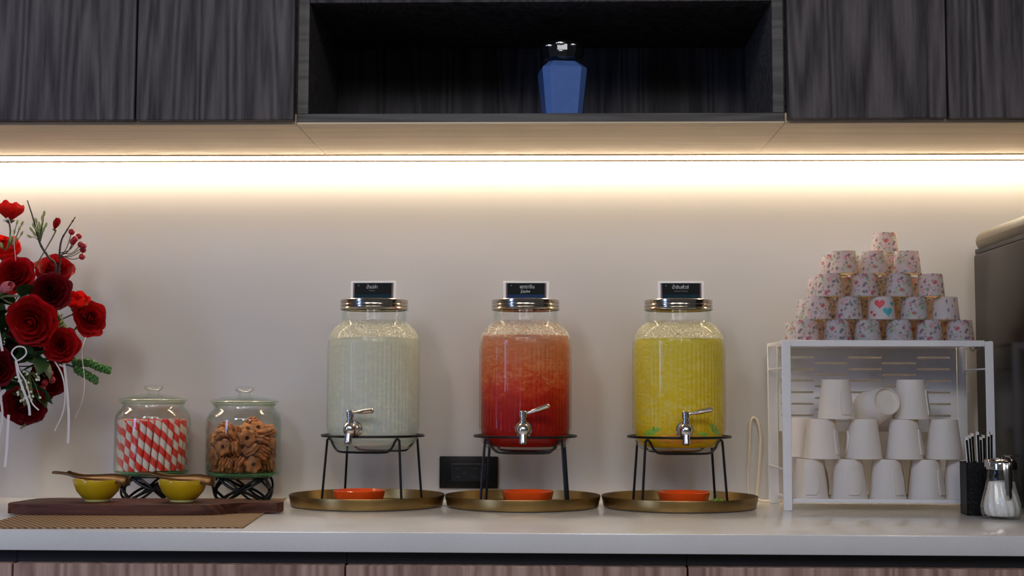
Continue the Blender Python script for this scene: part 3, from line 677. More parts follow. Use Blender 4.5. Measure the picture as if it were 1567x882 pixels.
def mk_edge():
    k = N('lit_glass_edge'); t_ = k.n('BsdfTransparent', {'Color': (0.80, 0.88, 0.80, 1)}).outputs[0]
    g_ = k.pri((0.55, 0.58, 0.48), 0.08, Specular_IOR_Level=0.8)  # pale diffuse share stands in for light caught in the rims
    return k.end(k.mixs(0.42, t_, g_))
ring_glass = mk_edge()
jrim = G().lathe([(0.0545, 0.1288), (0.0572, 0.1305), (0.0572, 0.1335), (0.0545, 0.1345)], 64).lathe([(0.0600, 0.1352), (0.0620, 0.1368), (0.0600, 0.1386)], 64).mesh('rim', ring_glass, 60)
def make_jar(loc, label):
    t = thing('glass_jar', label, 'jar', loc, 0, 'lidded glass snack jars')
    put(jbody, 'glass_body', t); put(jbase, 'thick_base', t)
    l = put(jlid, 'lid', t); put(jknob, 'knob', l); put(jrim, 'rim', t)
    return t
J1 = (-0.7270, -0.092, 0.0490); J2 = (-0.5590, -0.092, 0.0464)
make_jar_stand((J1[0], J1[1], J1[2] - 0.0455), 'black wire stand under the jar of striped sticks', 0.35)
make_jar_stand((J2[0], J2[1], J2[2] - 0.0455 + 0.0008), 'black wire stand under the jar of biscuits', 0.1)
make_jar(J1, 'lidded glass jar full of red and white striped sticks')
make_jar(J2, 'lidded glass jar half full of flower-shaped biscuits')
# striped sticks
stick_me = G().lathe([(0.0044, 0.0), (0.0058, 0.0), (0.0058, 0.0915), (0.0044, 0.0915), (0.0044, 0.0)], 14).mesh('striped_stick', M['stick'], 40)
rr_ = random.Random(21)
for r, n, tw in ((0.0578, 28, 0.15), (0.0450, 21, 0.15), (0.0322, 14, 0.12), (0.0195, 8, 0.10), (0.0060, 2, 0.0)):
    for k in range(n):
        a = 2 * PI * (k + 0.3 * (n % 3)) / n
        p0 = Vector((r * math.cos(a), r * math.sin(a), 0)); p1 = Vector((r * math.cos(a + tw), r * math.sin(a + tw), 0.0915))
        d = (p1 - p0).normalized()
        o = put(stick_me, 'striped_stick', None, Vector(J1) + p0 + Vector((0, 0, 0.0088 + rr_.uniform(0, 0.0018))))
        d = (d + Vector((rr_.uniform(-.012, .012), rr_.uniform(-.012, .012), 0))).normalized()
        q = d.to_track_quat('Z', 'Y') @ Quaternion((0, 0, 1), rr_.uniform(0, 2 * PI))
        o.rotation_euler = q.to_euler()
        tag(o, 'red and white spiral striped stick standing in the left glass jar', 'stick', 'striped sticks in the left glass jar')
# biscuits: six-petalled sandwich rings
def wafer(z0, z1):
    g = G(); n = 36; v = []; f = []
    def rad(a): return 0.0142 + 0.0016 * math.cos(6 * a)
    rows = [(0.0034, z0), (1.0, z0), (1.04, (z0 + z1) / 2), (0.93, z1), (0.62, z1 + 0.0007), (0.0042, z1 + 0.0002)]
    for q, z in rows:
        for k in range(n):
            a = 2 * PI * k / n; r = rad(a) * q if q > 0.1 else q
            v.append((r * math.cos(a), r * math.sin(a), z))
    m = len(rows)
    for i in range(m):
        for k in range(n): f.append((i * n + k, i * n + (k + 1) % n, ((i + 1) % m) * n + (k + 1) % n, ((i + 1) % m) * n + k))
    return g.add(v, f)
w_up = wafer(0.0014, 0.0052).mesh('biscuit', M['cookie'], 60)
fill = G().lathe([(0.0040, -0.0014), (0.0128, -0.0014), (0.0128, 0.0014), (0.0040, 0.0014)], 20).mesh('filling', M['cream'], 40)
COOK = [[0.0173, -0.0012, 0.0064, -3.14, -0.0, 0.41], [-0.0268, 0.017, 0.0152, -0.8, -1.93, -0.28], [-0.0441, -0.0142, 0.0064, 0.0, 0.0, 1.28], [0.0394, -0.0021, 0.0152, -1.91, -0.76, 1.69], [0.0015, 0.0255, 0.0154, -2.64, -1.06, 0.32], [0.0367, 0.0288, 0.0064, 0.0, -0.0, -1.94], [-0.019, -0.0051, 0.0127, -0.16, -0.53, -2.41], [-0.0075, 0.0526, 0.0153, 0.85, -1.23, 0.84], [-0.0248, -0.04, 0.0152, 1.23, 2.39, 1.07], [0.0525, -0.006, 0.0152, -1.23, 0.76, -1.45], [-0.0518, 0.0143, 0.0154, -0.99, -1.26, -2.42], [0.0277, -0.0469, 0.0156, -1.52, 2.36, 0.57], [-0.0431, -0.0338, 0.027, -1.58, -0.05, 2.23], [0.0138, -0.0067, 0.0253, 0.51, 0.13, 1.79], [-0.036, 0.0407, 0.0156, -1.42, -2.36, 0.6], [0.0058, -0.0433, 0.0153, 1.26, -0.25, -1.85], [0.0158, 0.0451, 0.0157, 1.58, 2.36, 0.61], [-0.0102, 0.0006, 0.0214, 0.4, -0.38, 2.71], [-0.0101, -0.0451, 0.0154, -1.09, 0.73, 1.51], [0.0363, -0.03, 0.0284, 2.75, 0.61, 0.56], [-0.0387, 0.0263, 0.0386, -0.09, -0.16, -2.27], [0.0366, 0.0399, 0.0552, -1.71, -0.01, 2.42], [0.0395, 0.0136, 0.0421, 1.55, 0.62, -1.28], [-0.0095, 0.0136, 0.0327, -0.22, 0.51, -0.01], [0.0343, 0.0311, 0.0192, 0.0, 0.0, 2.96], [0.0523, 0.0157, 0.0378, 1.52, 1.26, -1.32], [0.0209, -0.0419, 0.0431, -0.16, -0.69, 1.14], [0.01, 0.0343, 0.0505, -0.47, 2.71, -0.72], [-0.0201, -0.0277, 0.0342, 0.51, -2.68, -0.27], [0.0178, 0.0091, 0.0341, -3.05, 0.51, 0.62], [-0.0058, 0.0468, 0.0376, -0.65, -2.94, 0.36], [-0.0444, 0.0152, 0.0574, -0.33, -0.75, 1.43], [-0.0021, -0.0469, 0.0451, 1.07, -1.83, -1.19], [0.0248, 0.0398, 0.0355, 2.94, 0.19, -1.33], [-0.0457, -0.0113, 0.0282, 1.24, 0.24, 3.05], [0.0172, -0.0517, 0.0637, -1.48, -0.75, 0.27], [-0.0311, 0.0349, 0.0505, -3.11, 0.31, 0.59], [-0.0422, -0.0201, 0.0549, -1.04, 0.15, -2.51], [-0.0245, -0.0483, 0.0465, -1.43, 0.43, 2.75], [-0.0396, -0.0007, 0.0373, 1.2, -2.74, 0.15], [0.0099, 0.0455, 0.0674, -0.44, 2.74, -0.82], [-0.0108, -0.0168, 0.0419, 2.56, -0.14, -1.34], [0.003, -0.0202, 0.0607, 1.47, 0.49, -0.82], [-0.0029, 0.0068, 0.0562, -0.97, -0.65, 0.16], [-0.0301, -0.0363, 0.064, 2.37, -0.09, 0.49], [0.0121, -0.0121, 0.0529, -1.79, 1.13, -0.97], [-0.0138, 0.0285, 0.0597, -0.42, -0.11, -1.65], [0.0404, -0.0228, 0.0382, 0.71, 0.02, 2.72], [0.0034, 0.0424, 0.0862, -0.91, -0.07, 0.9], [0.0463, -0.0061, 0.0515, 0.06, -1.16, 1.55], [0.0383, -0.0274, 0.0587, -0.13, 0.35, 0.76], [-0.0203, 0.0507, 0.0681, 1.73, 1.22, 0.54], [0.0426, 0.0199, 0.0719, 2.12, -2.19, 0.35], [-0.0126, -0.0448, 0.0741, 2.75, 1.16, -0.72], [0.0235, 0.007, 0.0567, -3.05, 1.43, 0.06], [-0.0467, 0.0074, 0.0678, -0.74, -0.35, 2.18], [0.0426, -0.0095, 0.0727, -0.24, 0.01, 2.2], [0.0132, -0.0309, 0.0767, -0.73, -0.23, -2.85], [-0.0387, 0.0268, 0.0776, 0.06, -2.26, 1.29], [0.0196, 0.0288, 0.0781, -0.78, -0.71, 2.98]]
for x, y, z, a, b_, c_ in COOK:
    t = thing('sandwich_biscuit', 'brown flower-shaped sandwich biscuit in the right glass jar', 'biscuit', (J2[0] + x, J2[1] + y, J2[2] + 0.0088 + z), 0, 'biscuits in the right glass jar')
    t.rotation_euler = (a, b_, c_)
    put(w_up, 'biscuit_half', t); put(w_up, 'biscuit_half', t, rot=(PI, 0, 0)); put(fill, 'filling', t)

# ------------------------------------------------------------------ cup rack
RX0, RX1, RYF, RYB = 0.4020, 0.7660, -0.2070, -0.0480
t = thing('cup_rack', 'white metal cup rack with slotted back panel holding paper cups', 'rack', ((RX0 + RX1) / 2, (RYF + RYB) / 2, 0))
cx, cy = (RX0 + RX1) / 2, (RYF + RYB) / 2
def rb(name, x0, x1, y0, y1, z0, z1, b=0.0008, par=None): return G().box(x0 - cx, x1 - cx, y0 - cy, y1 - cy, z0, z1, b).build(name, M['white_metal'], par or t)
rb('post', RX0, RX0 + 0.0155, RYF, RYF + 0.004, 0.0, 0.2935); rb('post', RX1 - 0.0140, RX1, RYF, RYF + 0.004, 0.0, 0.2915)
rb('post', RX0, RX0 + 0.0180, RYB - 0.003, RYB, 0.0, 0.2930); rb('post', RX1 - 0.0180, RX1, RYB - 0.003, RYB, 0.0, 0.2915)
ts = rb('top_shelf', RX0 + 0.016, RX1 - 0.0145, RYF + 0.004, RYB - 0.0035, 0.2865, 0.2895)
rb('front_rail', RX0 + 0.0158, RX1 - 0.0145, RYF, RYF + 0.0035, 0.2825, 0.2935)
rb('bottom_shelf', RX0 + 0.016, RX1 - 0.0145, RYF + 0.008, RYB - 0.0035, 0.0155, 0.0180)
rb('front_rail', RX0 + 0.0158, RX1 - 0.0145, RYF + 0.0045, RYF + 0.0078, 0.0130, 0.0200)
for x0 in (RX0 + 0.0005, RX1 - 0.0035):
    for z in (0.245, 0.0695): rb('side_rail', x0, x0 + 0.003, RYF + 0.0042, RYB - 0.0032, z - 0.0016, z + 0.0016, 0.0005)
    rb('side_rail', x0, x0 + 0.003, RYF + 0.0042, RYB - 0.0032, 0.286, 0.2925, 0.0005)
# slotted back panel: real slots
px0, px1, pz0, pz1, py = RX0 + 0.019, RX1 - 0.0190, 0.132, 0.2855, RYB - 0.0065
cols = []; cw = (px1 - px0 - 0.008) / 5.3; x = px0 + 0.000
zsA = [0.2675 - 0.0213 * k for k in range(6)]; zsB = [0.2570 - 0.0213 * k for k in range(6)]
g = G()
xa = [px0 + 0.004 + k * (cw + 0.0025) for k in range(5)] ; xe = [q + cw for q in xa]; xe[-1] = min(xe[-1], px1 - 0.010)
def pbox(x0, x1, z0, z1): g.box(x0 - cx, x1 - cx, py - cy, py - cy + 0.0014, z0, z1)
pbox(px0, xa[0], pz0, pz1)
for k in range(5):
    zs = zsA if k % 2 == 0 else zsB
    z = pz1
    for zz in zs:
        pbox(xa[k], xe[k], zz + 0.0019, z); z = zz - 0.0019
    pbox(xa[k], xe[k], pz0, z)
    pbox(xe[k], xa[k + 1] if k < 4 else px1, pz0, pz1)
g.build('back_panel', M['white_metal'], t)
for hx in (RX1 - 0.034, RX1 - 0.024):
    G().tube([(hx - cx + 0.0042 * math.cos(a), RYF - cy + 0.006, 0.2800 + 0.0042 * math.sin(a)) for a in [PI * 0.85 + k * PI * 1.3 / 10 for k in range(11)]], 0.0011, 6).build('hook', M['steel'], t)

ORD = ['first', 'second', 'third', 'fourth', 'fifth', 'sixth']
# small floral paper cups stacked on the rack
mc_prof = [(0.0242, 0.0), (0.0250, 0.0006), (0.0250, 0.0018), (0.0243, 0.0022), (0.0206, 0.0398), (0.0201, 0.0402), (0.0196, 0.0396), (0.0195, 0.0372), (0.0005, 0.0372)]
def mcup(mat, name): return G().lathe(mc_prof, 40).mesh(name, mat, 50)
mc_f, mc_d, mc_h = mcup(M['floral'], 'floral_cup'), mcup(M['dash'], 'dashed_cup'), mcup(M['heart_paper'], 'heart_cup')
rows = [[0.4515, 0.5050, 0.5570, 0.6130, 0.6665, 0.7190], [0.4720, 0.5260, 0.5840, 0.6400, 0.6950], [0.4930, 0.5540, 0.6140, 0.6690], [0.5180, 0.5730, 0.6290]]
rz_ = random.Random(8)
ROWN = ['bottom', 'second', 'third', 'fourth']
def heart(cxa, cz, s, mat, par):
    n = 28; v = [(0, 0)]
    for rg in (0.25, 0.5, 0.75, 1.0):
        for k in range(n):
            q = 2 * PI * k / n
            v.append((rg * 16 * math.sin(q) ** 3 / 16.0, rg * (13 * math.cos(q) - 5 * math.cos(2 * q) - 2 * math.cos(3 * q) - math.cos(4 * q)) / 16.0))
    V = []
    for x, y in v:
        z = cz + y * s; r = 0.0243 - (z - 0.0022) * 0.0984 + 0.00025; a = -PI / 2 + cxa + x * s / r
        V.append((r * math.cos(a), r * math.sin(a), z))
    return G().add(V, [(0, 1 + k, 1 + (k + 1) % n) for k in range(n)] + [(1 + j * n + k, 1 + (j + 1) * n + k, 1 + (j + 1) * n + (k + 1) % n, 1 + j * n + (k + 1) % n) for j in range(3) for k in range(n)]).build('printed_heart', M[mat], par, fix=False)
for layer, y in ((0, -0.1725), (1, -0.1060)):
    for j, row in enumerate(rows):
        for k, x in enumerate(row):
            z = 0.2897 + 0.0405 * j
            pos = Vector((x - 0.003 * layer + rz_.uniform(-0.0008, 0.0008), y + rz_.uniform(-0.002, 0.002), z)); rot = (0, 0, rz_.uniform(0, 6.28))
            where = 'back' if layer else 'front'
            lab = 'floral paper cup, %s from the left in the %s row of the %s pyramid' % (ORD[k], ROWN[j], where)
            if layer == 0 and (j, k) == (1, 2):
                o = thing('paper_cup', 'small upturned paper cup printed with red and teal hearts in the cup pyramid', 'paper cup', pos, 0, 'small printed paper cups on the rack')
                put(mc_h, 'cup', o)
                heart(-0.36, 0.0275, 0.0092, 'heart_red', o); heart(0.26, 0.0140, 0.0090, 'heart_teal', o); heart(-0.75, 0.008, 0.0034, 'heart_red', o); heart(-1.02, 0.013, 0.0034, 'heart_red', o); heart(0.75, 0.028, 0.005, 'heart_teal', o); None
                continue
            if layer == 0 and (j, k) == (1, 4):
                o = put(mc_d, 'paper_cup', None, pos, (0, 0, 0.4)); tag(o, 'small upturned paper cup printed with slanted dark dashes in the cup pyramid', 'paper cup', 'small printed paper cups on the rack'); continue
            o = put(mc_f, 'paper_cup', None, pos, rot); tag(o, lab, 'paper cup', 'small printed paper cups on the rack')
o = put(mc_f, 'paper_cup', None, (0.6080, -0.104, 0.2897 + 0.0405 * 4), (0, 0, 2.0)); tag(o, 'single floral paper cup crowning the top of the cup pyramid', 'paper cup', 'small printed paper cups on the rack')

# plain white paper cups on the lower shelf
wc_prof = [(0.0316, 0.0006), (0.0322, 0.0), (0.0328, 0.0010), (0.0322, 0.0022), (0.0316, 0.0026), (0.0238, 0.0682), (0.0233, 0.0690), (0.0226, 0.0684), (0.0222, 0.0632), (0.0005, 0.0632)]
wc_me = G().lathe(wc_prof, 48).mesh('white_cup', M['cup'], 50)
def flap():
    g = G(); v = []; f = []; n = 8; m = 12
    for L in (0.0018, 0.0002):
        for j in range(m + 1):
            u = j / m; z = 0.008 + 0.044 * u; w = 0.025 * math.sqrt(max(0.0, 1 - (abs(2 * u - 0.9) / 1.1) ** 2.6)) + 0.0008
            r = 0.0316 - (z - 0.0026) * 0.1189 + L * 1.3
            for k in range(n + 1):
                a = (-0.10 + k / n) * w / r; v.append((r * math.cos(a), r * math.sin(a), z))
    s1 = (m + 1) * (n + 1)
    for j in range(m):
        for k in range(n):
            a = j * (n + 1) + k; f.append((a, a + 1, a + n + 2, a + n + 1)); f.append((s1 + a, s1 + a + n + 1, s1 + a + n + 2, s1 + a + 1))
    edge = list(range(0, n + 1)) + [j * (n + 1) + n for j in range(1, m + 1)] + [m * (n + 1) + k for k in range(n - 1, -1, -1)] + [j * (n + 1) for j in range(m - 1, 0, -1)]
    for i in range(len(edge)):
        a, b2 = edge[i], edge[(i + 1) % len(edge)]; f.append((a, s1 + a, s1 + b2, b2))
    return g.add(v, f)
flap_me = flap().mesh('handle_flap', M['cup'], 40)
def wcup(x, y, z, ang, label, rot=None):
    t = thing('paper_cup', label, 'paper cup', (x, y, z), 0, 'plain white paper cups on the rack shelf')
    if rot is None: t.rotation_euler = (0, 0, math.radians(ang))
    else: t.rotation_euler = rot
    put(wc_me, 'cup', t); put(flap_me, 'handle_flap', t)
    return t
Z1, H1 = 0.0182, 0.0692
for k, (x, a) in enumerate(((0.4555, -110), (0.5235, -100), (0.5900, -75), (0.6575, -55), (0.7180, -20))):
    wcup(x, -0.1640, Z1, a, 'white paper cup, %s from the left in the front bottom row of the rack' % ORD[k])
for k, (x, a) in enumerate(((0.4770, -45), (0.5500, 150), (0.6210, -40), (0.6900, 100))):
    wcup(x, -0.1640, Z1 + H1, a, 'white paper cup, %s from the left in the front middle row of the rack' % ORD[k])
wcup(0.5030, -0.1640, Z1 + 2 * H1, -80, 'upright-standing white paper cup at the left of the top row in the rack')
wcup(0.6350, -0.1600, Z1 + 2 * H1, -35, 'slightly tilted white paper cup at the right of the top row in the rack')
dirv = Vector((0.22, -0.95, 0.22)).normalized()
q = dirv.to_track_quat('Z', 'Y')
base_c = Vector((0.5850, -0.195, 0.1880))
wcup(*(base_c - dirv * 0.069), 0, 'white paper cup lying on its side between the two top cups', q.to_euler())
for k, x in enumerate((0.4705, 0.5380, 0.6060, 0.6740)):
    wcup(x, -0.0960, Z1, rz_.uniform(0, 360), 'white paper cup, %s from the left in the back bottom row' % ORD[k])
for k, x in enumerate((0.4550, 0.5650, 0.6390)):
    wcup(x, -0.0960, Z1 + H1, rz_.uniform(0, 360), 'white paper cup, %s from the left in the back middle row' % ORD[k])

# white cord looped against the wall beside the rack
cp = smooth([(0.3700, -0.012, 0.006), (0.3710, -0.010, 0.060), (0.3745, -0.010, 0.112), (0.3750, -0.010, 0.140), (0.3800, -0.010, 0.1550), (0.3880, -0.010, 0.1500), (0.3930, -0.012, 0.126), (0.3925, -0.013, 0.090), (0.3880, -0.014, 0.040), (0.3850, -0.016, 0.012), (0.3905, -0.022, 0.0030), (0.4100, -0.030, 0.0030), (0.4350, -0.032, 0.0030)], 6)
tag(G().tube(cp, 0.0022, 8).build('power_cord', M['cord']), 'cream power cord looped upright against the wall left of the cup rack', 'cord')

# black straw holder, wrapped straws, sugar jar
t = thing('straw_holder', 'black speckled square holder full of wrapped straws at the right end', 'holder', (0.7180, -0.268, 0), math.radians(-4))
g = G()
g.box(-0.0265, -0.0240, -0.0240, 0.0240, 0.0, 0.0880, 0.0006).box(0.0240, 0.0265, -0.0240, 0.0240, 0.0, 0.0880, 0.0006).box(-0.0240, 0.0240, -0.0240, -0.0215, 0.0, 0.0880, 0.0006).box(-0.0240, 0.0240, 0.0215, 0.0240, 0.0, 0.0880, 0.0006)
g.build('box', M['black_box'], t); G().box(-0.0240, 0.0240, -0.0215, 0.0215, 0.0, 0.003).build('bottom', M['black_box'], t)
blk = G().box(-0.0023, 0.0023, -0.0012, 0.0012, 0.0, 0.108, 0.0006).mesh('straw_body', M['black_plastic'], 40)
wht = G().box(-0.0027, -0.0013, -0.0014, 0.0014, 0.0, 0.114, 0.0004).mesh('wrapper_edge', M['white_plain'], 40)
cap = G().box(-0.0027, 0.0027, -0.0014, 0.0014, 0.108, 0.1130, 0.0004).mesh('wrapper_end', M['white_plain'], 40)
for k in range(8):
    x = -0.0185 + 0.0053 * k; lean = 0.075 - 0.012 * k
    wl = ['leftmost straw', 'second straw from the left', 'third straw from the left', 'fourth straw from the left', 'fifth straw from the left', 'sixth straw from the left', 'seventh straw from the left', 'rightmost straw'][k]
    s_ = thing('wrapped_straw', 'black and white wrapped straw, %s in the black holder' % wl, 'straw', (0.7180 + x * 0.9 + 0.002, -0.274 + 0.004 * (k % 3), 0.0165 + 0.0028 * ((k * 5) % 4)), 0, 'wrapped straws in the black holder')
    s_.rotation_euler = (0.02, -lean, 0.1 * (k % 2))
    put(blk, 'straw_body', s_); put(wht, 'wrapper_edge', s_); put(cap, 'wrapper_end', s_)

t = thing('sugar_jar', 'fluted glass sugar jar with chrome flip lid at the right end', 'sugar jar', (0.7290, -0.348, 0.0))
def flute(a, r, z): return r * (1 + 0.045 * math.cos(14 * (a + 7.0 * (z - 0.03))) * min(1, max(0, (0.078 - z) / 0.01)) * min(1, z / 0.006))
so = [(0.0005, 0.0025), (0.020, 0.0020), (0.0235, 0.0), (0.0275, 0.0016), (0.0310, 0.0080), (0.0326, 0.0170), (0.0318, 0.0270), (0.0290, 0.0380), (0.0255, 0.0490), (0.0232, 0.0600), (0.0222, 0.0700), (0.0222, 0.0790), (0.0218, 0.0830)]
si = [(0.0195, 0.0830), (0.0198, 0.0700), (0.0207, 0.0600), (0.0230, 0.0490), (0.0264, 0.0380), (0.0290, 0.0270), (0.0298, 0.0170), (0.0282, 0.0090), (0.0240, 0.0050), (0.0005, 0.0048)]
G().lathe(so + si, 112, flute).build('glass_body', M['glass_sugar'], t, ang=60)
o = G().lathe([(0.0005, 0.0052), (0.0230, 0.0056), (0.0270, 0.0095), (0.0284, 0.0170), (0.0276, 0.0270), (0.0252, 0.0370), (0.0226, 0.0460), (0.0206, 0.0560), (0.0192, 0.0600), (0.0005, 0.0620)], 112, lambda a, r, z: flute(a, r * 0.985, z) if r > 0.015 else r).build('sugar', M['sugar'], t); o['label'] = 'white granulated sugar'
ld = G().lathe([(0.0226, 0.0795), (0.0240, 0.0800), (0.0240, 0.0890), (0.0232, 0.0915), (0.0205, 0.0945), (0.0120, 0.0975), (0.0005, 0.0985)], 40).build('lid', M['chrome'], t, ang=35)
G().tube(smooth([(0.001, -0.0250, 0.090), (0.001, -0.0268, 0.084), (0.001, -0.0292, 0.068), (0.001, -0.0300, 0.052), (0.001, -0.0298, 0.034)], 4), [(0.0012, 0.0068)] * 5 + [(0.0012, 0.0072)] * 4 + [(0.0012, 0.0064)] * 4 + [(0.0012, 0.0050)] * 3 + [(0.0010, 0.0035)], 10, flat=(0, -1, 0)).build('pouring_spout', M['chrome'], ld)
G().tube(smooth([(-0.0060, -0.0245, 0.083), (-0.0068, -0.0245, 0.095), (-0.004, -0.021, 0.101), (0.006, -0.021, 0.101), (0.0085, -0.0245, 0.095), (0.0080, -0.0245, 0.083)], 4), 0.0011, 6).build('wire_clip', M['chrome'], ld)
G().box(-0.0245, -0.0150, -0.0160, 0.0100, 0.0820, 0.0960, 0.0015).build('hinge_block', M['steel'], ld)
G().box(0.006, 0.0265, -0.0100, 0.0100, 0.1010, 0.1025, 0.0005).build('flip_cover', M['chrome'], ld)

# appliance on the right
t = thing('coffee_machine', 'tall dark appliance with rounded bronze-tinted top at the right edge', 'appliance', (0.980, -0.280, 0))
AX0, AX1, AY0, AY1 = -0.2000, 0.2200, -0.2600, 0.2200
G().box(AX0, AX1, AY0, AY1, 0.012, 0.4580, 0.006, 2).build('body', M['appl_body'], t)
G().box(AX0, AX1, AY0, AY1, 0.4600, 0.5000, 0.020, 5).build('top_cover', M['appl_top'], t)
G().box(AX0 + 0.003, AX1 - 0.003, AY0 + 0.003, AY1 - 0.003, 0.4580, 0.4660).build('seam', M['black_gap'], t)
G().box(AX0 + 0.03, AX1 - 0.03, AY0 - 0.006, AY0 + 0.002, 0.26, 0.44, 0.003).build('front_panel', M['black_gloss'], t)
G().box(AX0 + 0.10, AX1 - 0.10, AY0 - 0.05, AY0 + 0.002, 0.20, 0.25, 0.006).build('spout', M['black_plastic'], t)
G().box(AX0 + 0.05, AX1 - 0.05, AY0 - 0.045, AY0 + 0.002, 0.0, 0.03, 0.004).build('drip_tray', M['black_plastic'], t)
for sx in (AX0 + 0.03, AX1 - 0.03):
    for sy in (AY0 + 0.03, AY1 - 0.03): G().lathe([(0.014, 0), (0.014, 0.013)], 16, mat=Matrix.Translation((sx, sy, 0)), cap0=True, cap1=True).build('foot', M['black_plastic'], t)

# ------------------------------------------------------------------ flower arrangement at the left edge
VX, VY = -1.0370, -0.165
t = thing('flower_vase', 'pale tall vase holding the red bouquet at the left edge', 'vase', (VX, VY, 0))
G().lathe([(0.0005, 0.0), (0.044, 0.0), (0.0475, 0.003), (0.0480, 0.020), (0.0470, 0.060), (0.0480, 0.150), (0.0490, 0.160), (0.0480, 0.162), (0.0455, 0.150), (0.0445, 0.060), (0.0450, 0.010), (0.0005, 0.008)], 48).build('body', M['vase_white'], t)
G().lathe([(0.0482, 0.0035), (0.0488, 0.006), (0.0488, 0.016), (0.0482, 0.0185)], 48).build('base_band', M['glass_thick'], t)

def petal(r, h, w, curl, z0=0.0, drop=0.0, ruff=0.03, nu=8, nv=6, seed=0):
    g = G(); v = []; f = []; rd = random.Random(seed); ph = rd.uniform(0, 6)
    for j in range(nv + 1):
        vv = j / nv
        for i in range(nu + 1):
            u = -1 + 2 * i / nu
            wf = 0.30 + 0.70 * math.sin(PI * min(0.5, 0.12 + 0.55 * vv)) * (1 - 0.22 * max(0, vv - 0.75) * 4)
            a = u * math.radians(w) / 2 * wf
            rad = r * (0.12 + 0.88 * math.sin(min(1.0, vv * 1.15) * PI / 2)) + curl * vv ** 4
            rad *= 1 + ruff * math.sin(5 * u + ph) * vv
            z = z0 + h * (vv - drop * vv ** 5) - 0.16 * h * u * u * vv * vv + ruff * 0.6 * math.sin(4 * u + ph * 2) * vv * h
            v.append((rad * math.cos(a), rad * math.sin(a), z))
    for j in range(nv):
        for i in range(nu): f.append((j * (nu + 1) + i, j * (nu + 1) + i + 1, (j + 1) * (nu + 1) + i + 1, (j + 1) * (nu + 1) + i))
    return g.add(v, f)
RINGS = [(0.13, 0.86, 230, -0.03, 0.0, 2), (0.27, 0.86, 170, 0.0, 0.0, 3), (0.42, 0.82, 140, 0.05, 0.02, 3), (0.58, 0.74, 120, 0.10, 0.08, 4), (0.76, 0.62, 108, 0.14, 0.16, 5), (0.90, 0.46, 100, 0.16, 0.25, 5)]
PET = {}
for m in ('red1', 'red2', 'red3', 'pink'):
    for i, (r, h, w, c, d, n) in enumerate(RINGS): PET[('rose', m, i)] = petal(r, h, w, c, 0.0, d, 0.055, seed=i).mesh('petal', M[m], 80, False)
    PET[('poppy', m, 0)] = petal(0.86, 1.05, 110, -0.10, 0.0, 0.02, 0.07, seed=3).mesh('petal', M[m], 80, False)
    PET[('poppy', m, 1)] = petal(0.58, 1.12, 120, -0.14, 0.0, 0.0, 0.06, seed=5).mesh('petal', M[m], 80, False)
    PET[('bud', m, 0)] = petal(0.62, 1.7, 150, -0.22, 0.0, 0.0, 0.04, seed=4).mesh('petal', M[m], 80, False)
    PET[('bud', m, 1)] = petal(0.42, 1.85, 150, -0.10, 0.0, 0.0, 0.05, seed=6).mesh('petal', M[m], 80, False)
calyx_me = G().lathe([(0.02, -0.20), (0.10, -0.16), (0.24, -0.05), (0.30, 0.03), (0.20, 0.05), (0.02, 0.02)], 12).mesh('calyx', M['stem'], 50)
def flower(name, kind, m, pos, R, face, label, mouth=None, seed=0, group='red flowers of the bouquet', stem=True):
    rd = random.Random(seed + 77)
    t = thing(name, label, 'flower', (VX, VY, 0.012) if stem else pos, 0, group)
    q = Vector(face).normalized().to_track_quat('Z', 'Y')
    org = Vector(pos) - Vector(t.location)
    def pt(me, ang, s=1.0, tilt=0.0):
        o = put(me, 'petal', t, org, scale=(R * s, R * s, R * s))
        o.rotation_euler = (q @ Quaternion((0, 0, 1), ang)).to_euler()
    if kind == 'rose':
        for i, (r, h, w, c, d, n) in enumerate(RINGS):
            a0 = rd.uniform(0, 6.28)
            for k in range(n): pt(PET[('rose', m, i)], a0 + 2 * PI * k / n + rd.uniform(-.15, .15), rd.uniform(0.90, 1.10))
    elif kind == 'poppy':
        for i, n in ((0, 5), (1, 4)):
            a0 = rd.uniform(0, 6.28)
            for k in range(n): pt(PET[('poppy', m, i)], a0 + 2 * PI * k / n, rd.uniform(0.92, 1.08))
    else:
        for i, n in ((0, 3), (1, 3)):
            a0 = rd.uniform(0, 6.28)
            for k in range(n): pt(PET[('bud', m, i)], a0 + 2 * PI * k / n)
    o = put(calyx_me, 'calyx', t, org, q.to_euler(), (R * 1.1,) * 3)
    if stem:
        f = Vector(face).normalized()
        a = rd.uniform(0, 6.28); rr = rd.uniform(0.005, 0.032)
        end = Vector((rr * math.cos(a), rr * math.sin(a), 0.0)); mo = Vector((rr * 0.9 * math.cos(a), rr * 0.9 * math.sin(a), 0.16))
        pts = [org - f * R * 0.15, org - f * R * 1.2 - Vector((0, 0, R * 0.3)), (org * 0.45 + mo * 0.55) + Vector((0, 0, 0.01)), mo, end]
        G().tube(smooth(pts, 5), 0.0017 if R > 0.015 else 0.0013, 6).build('stem', M['stem'], t)
    return t
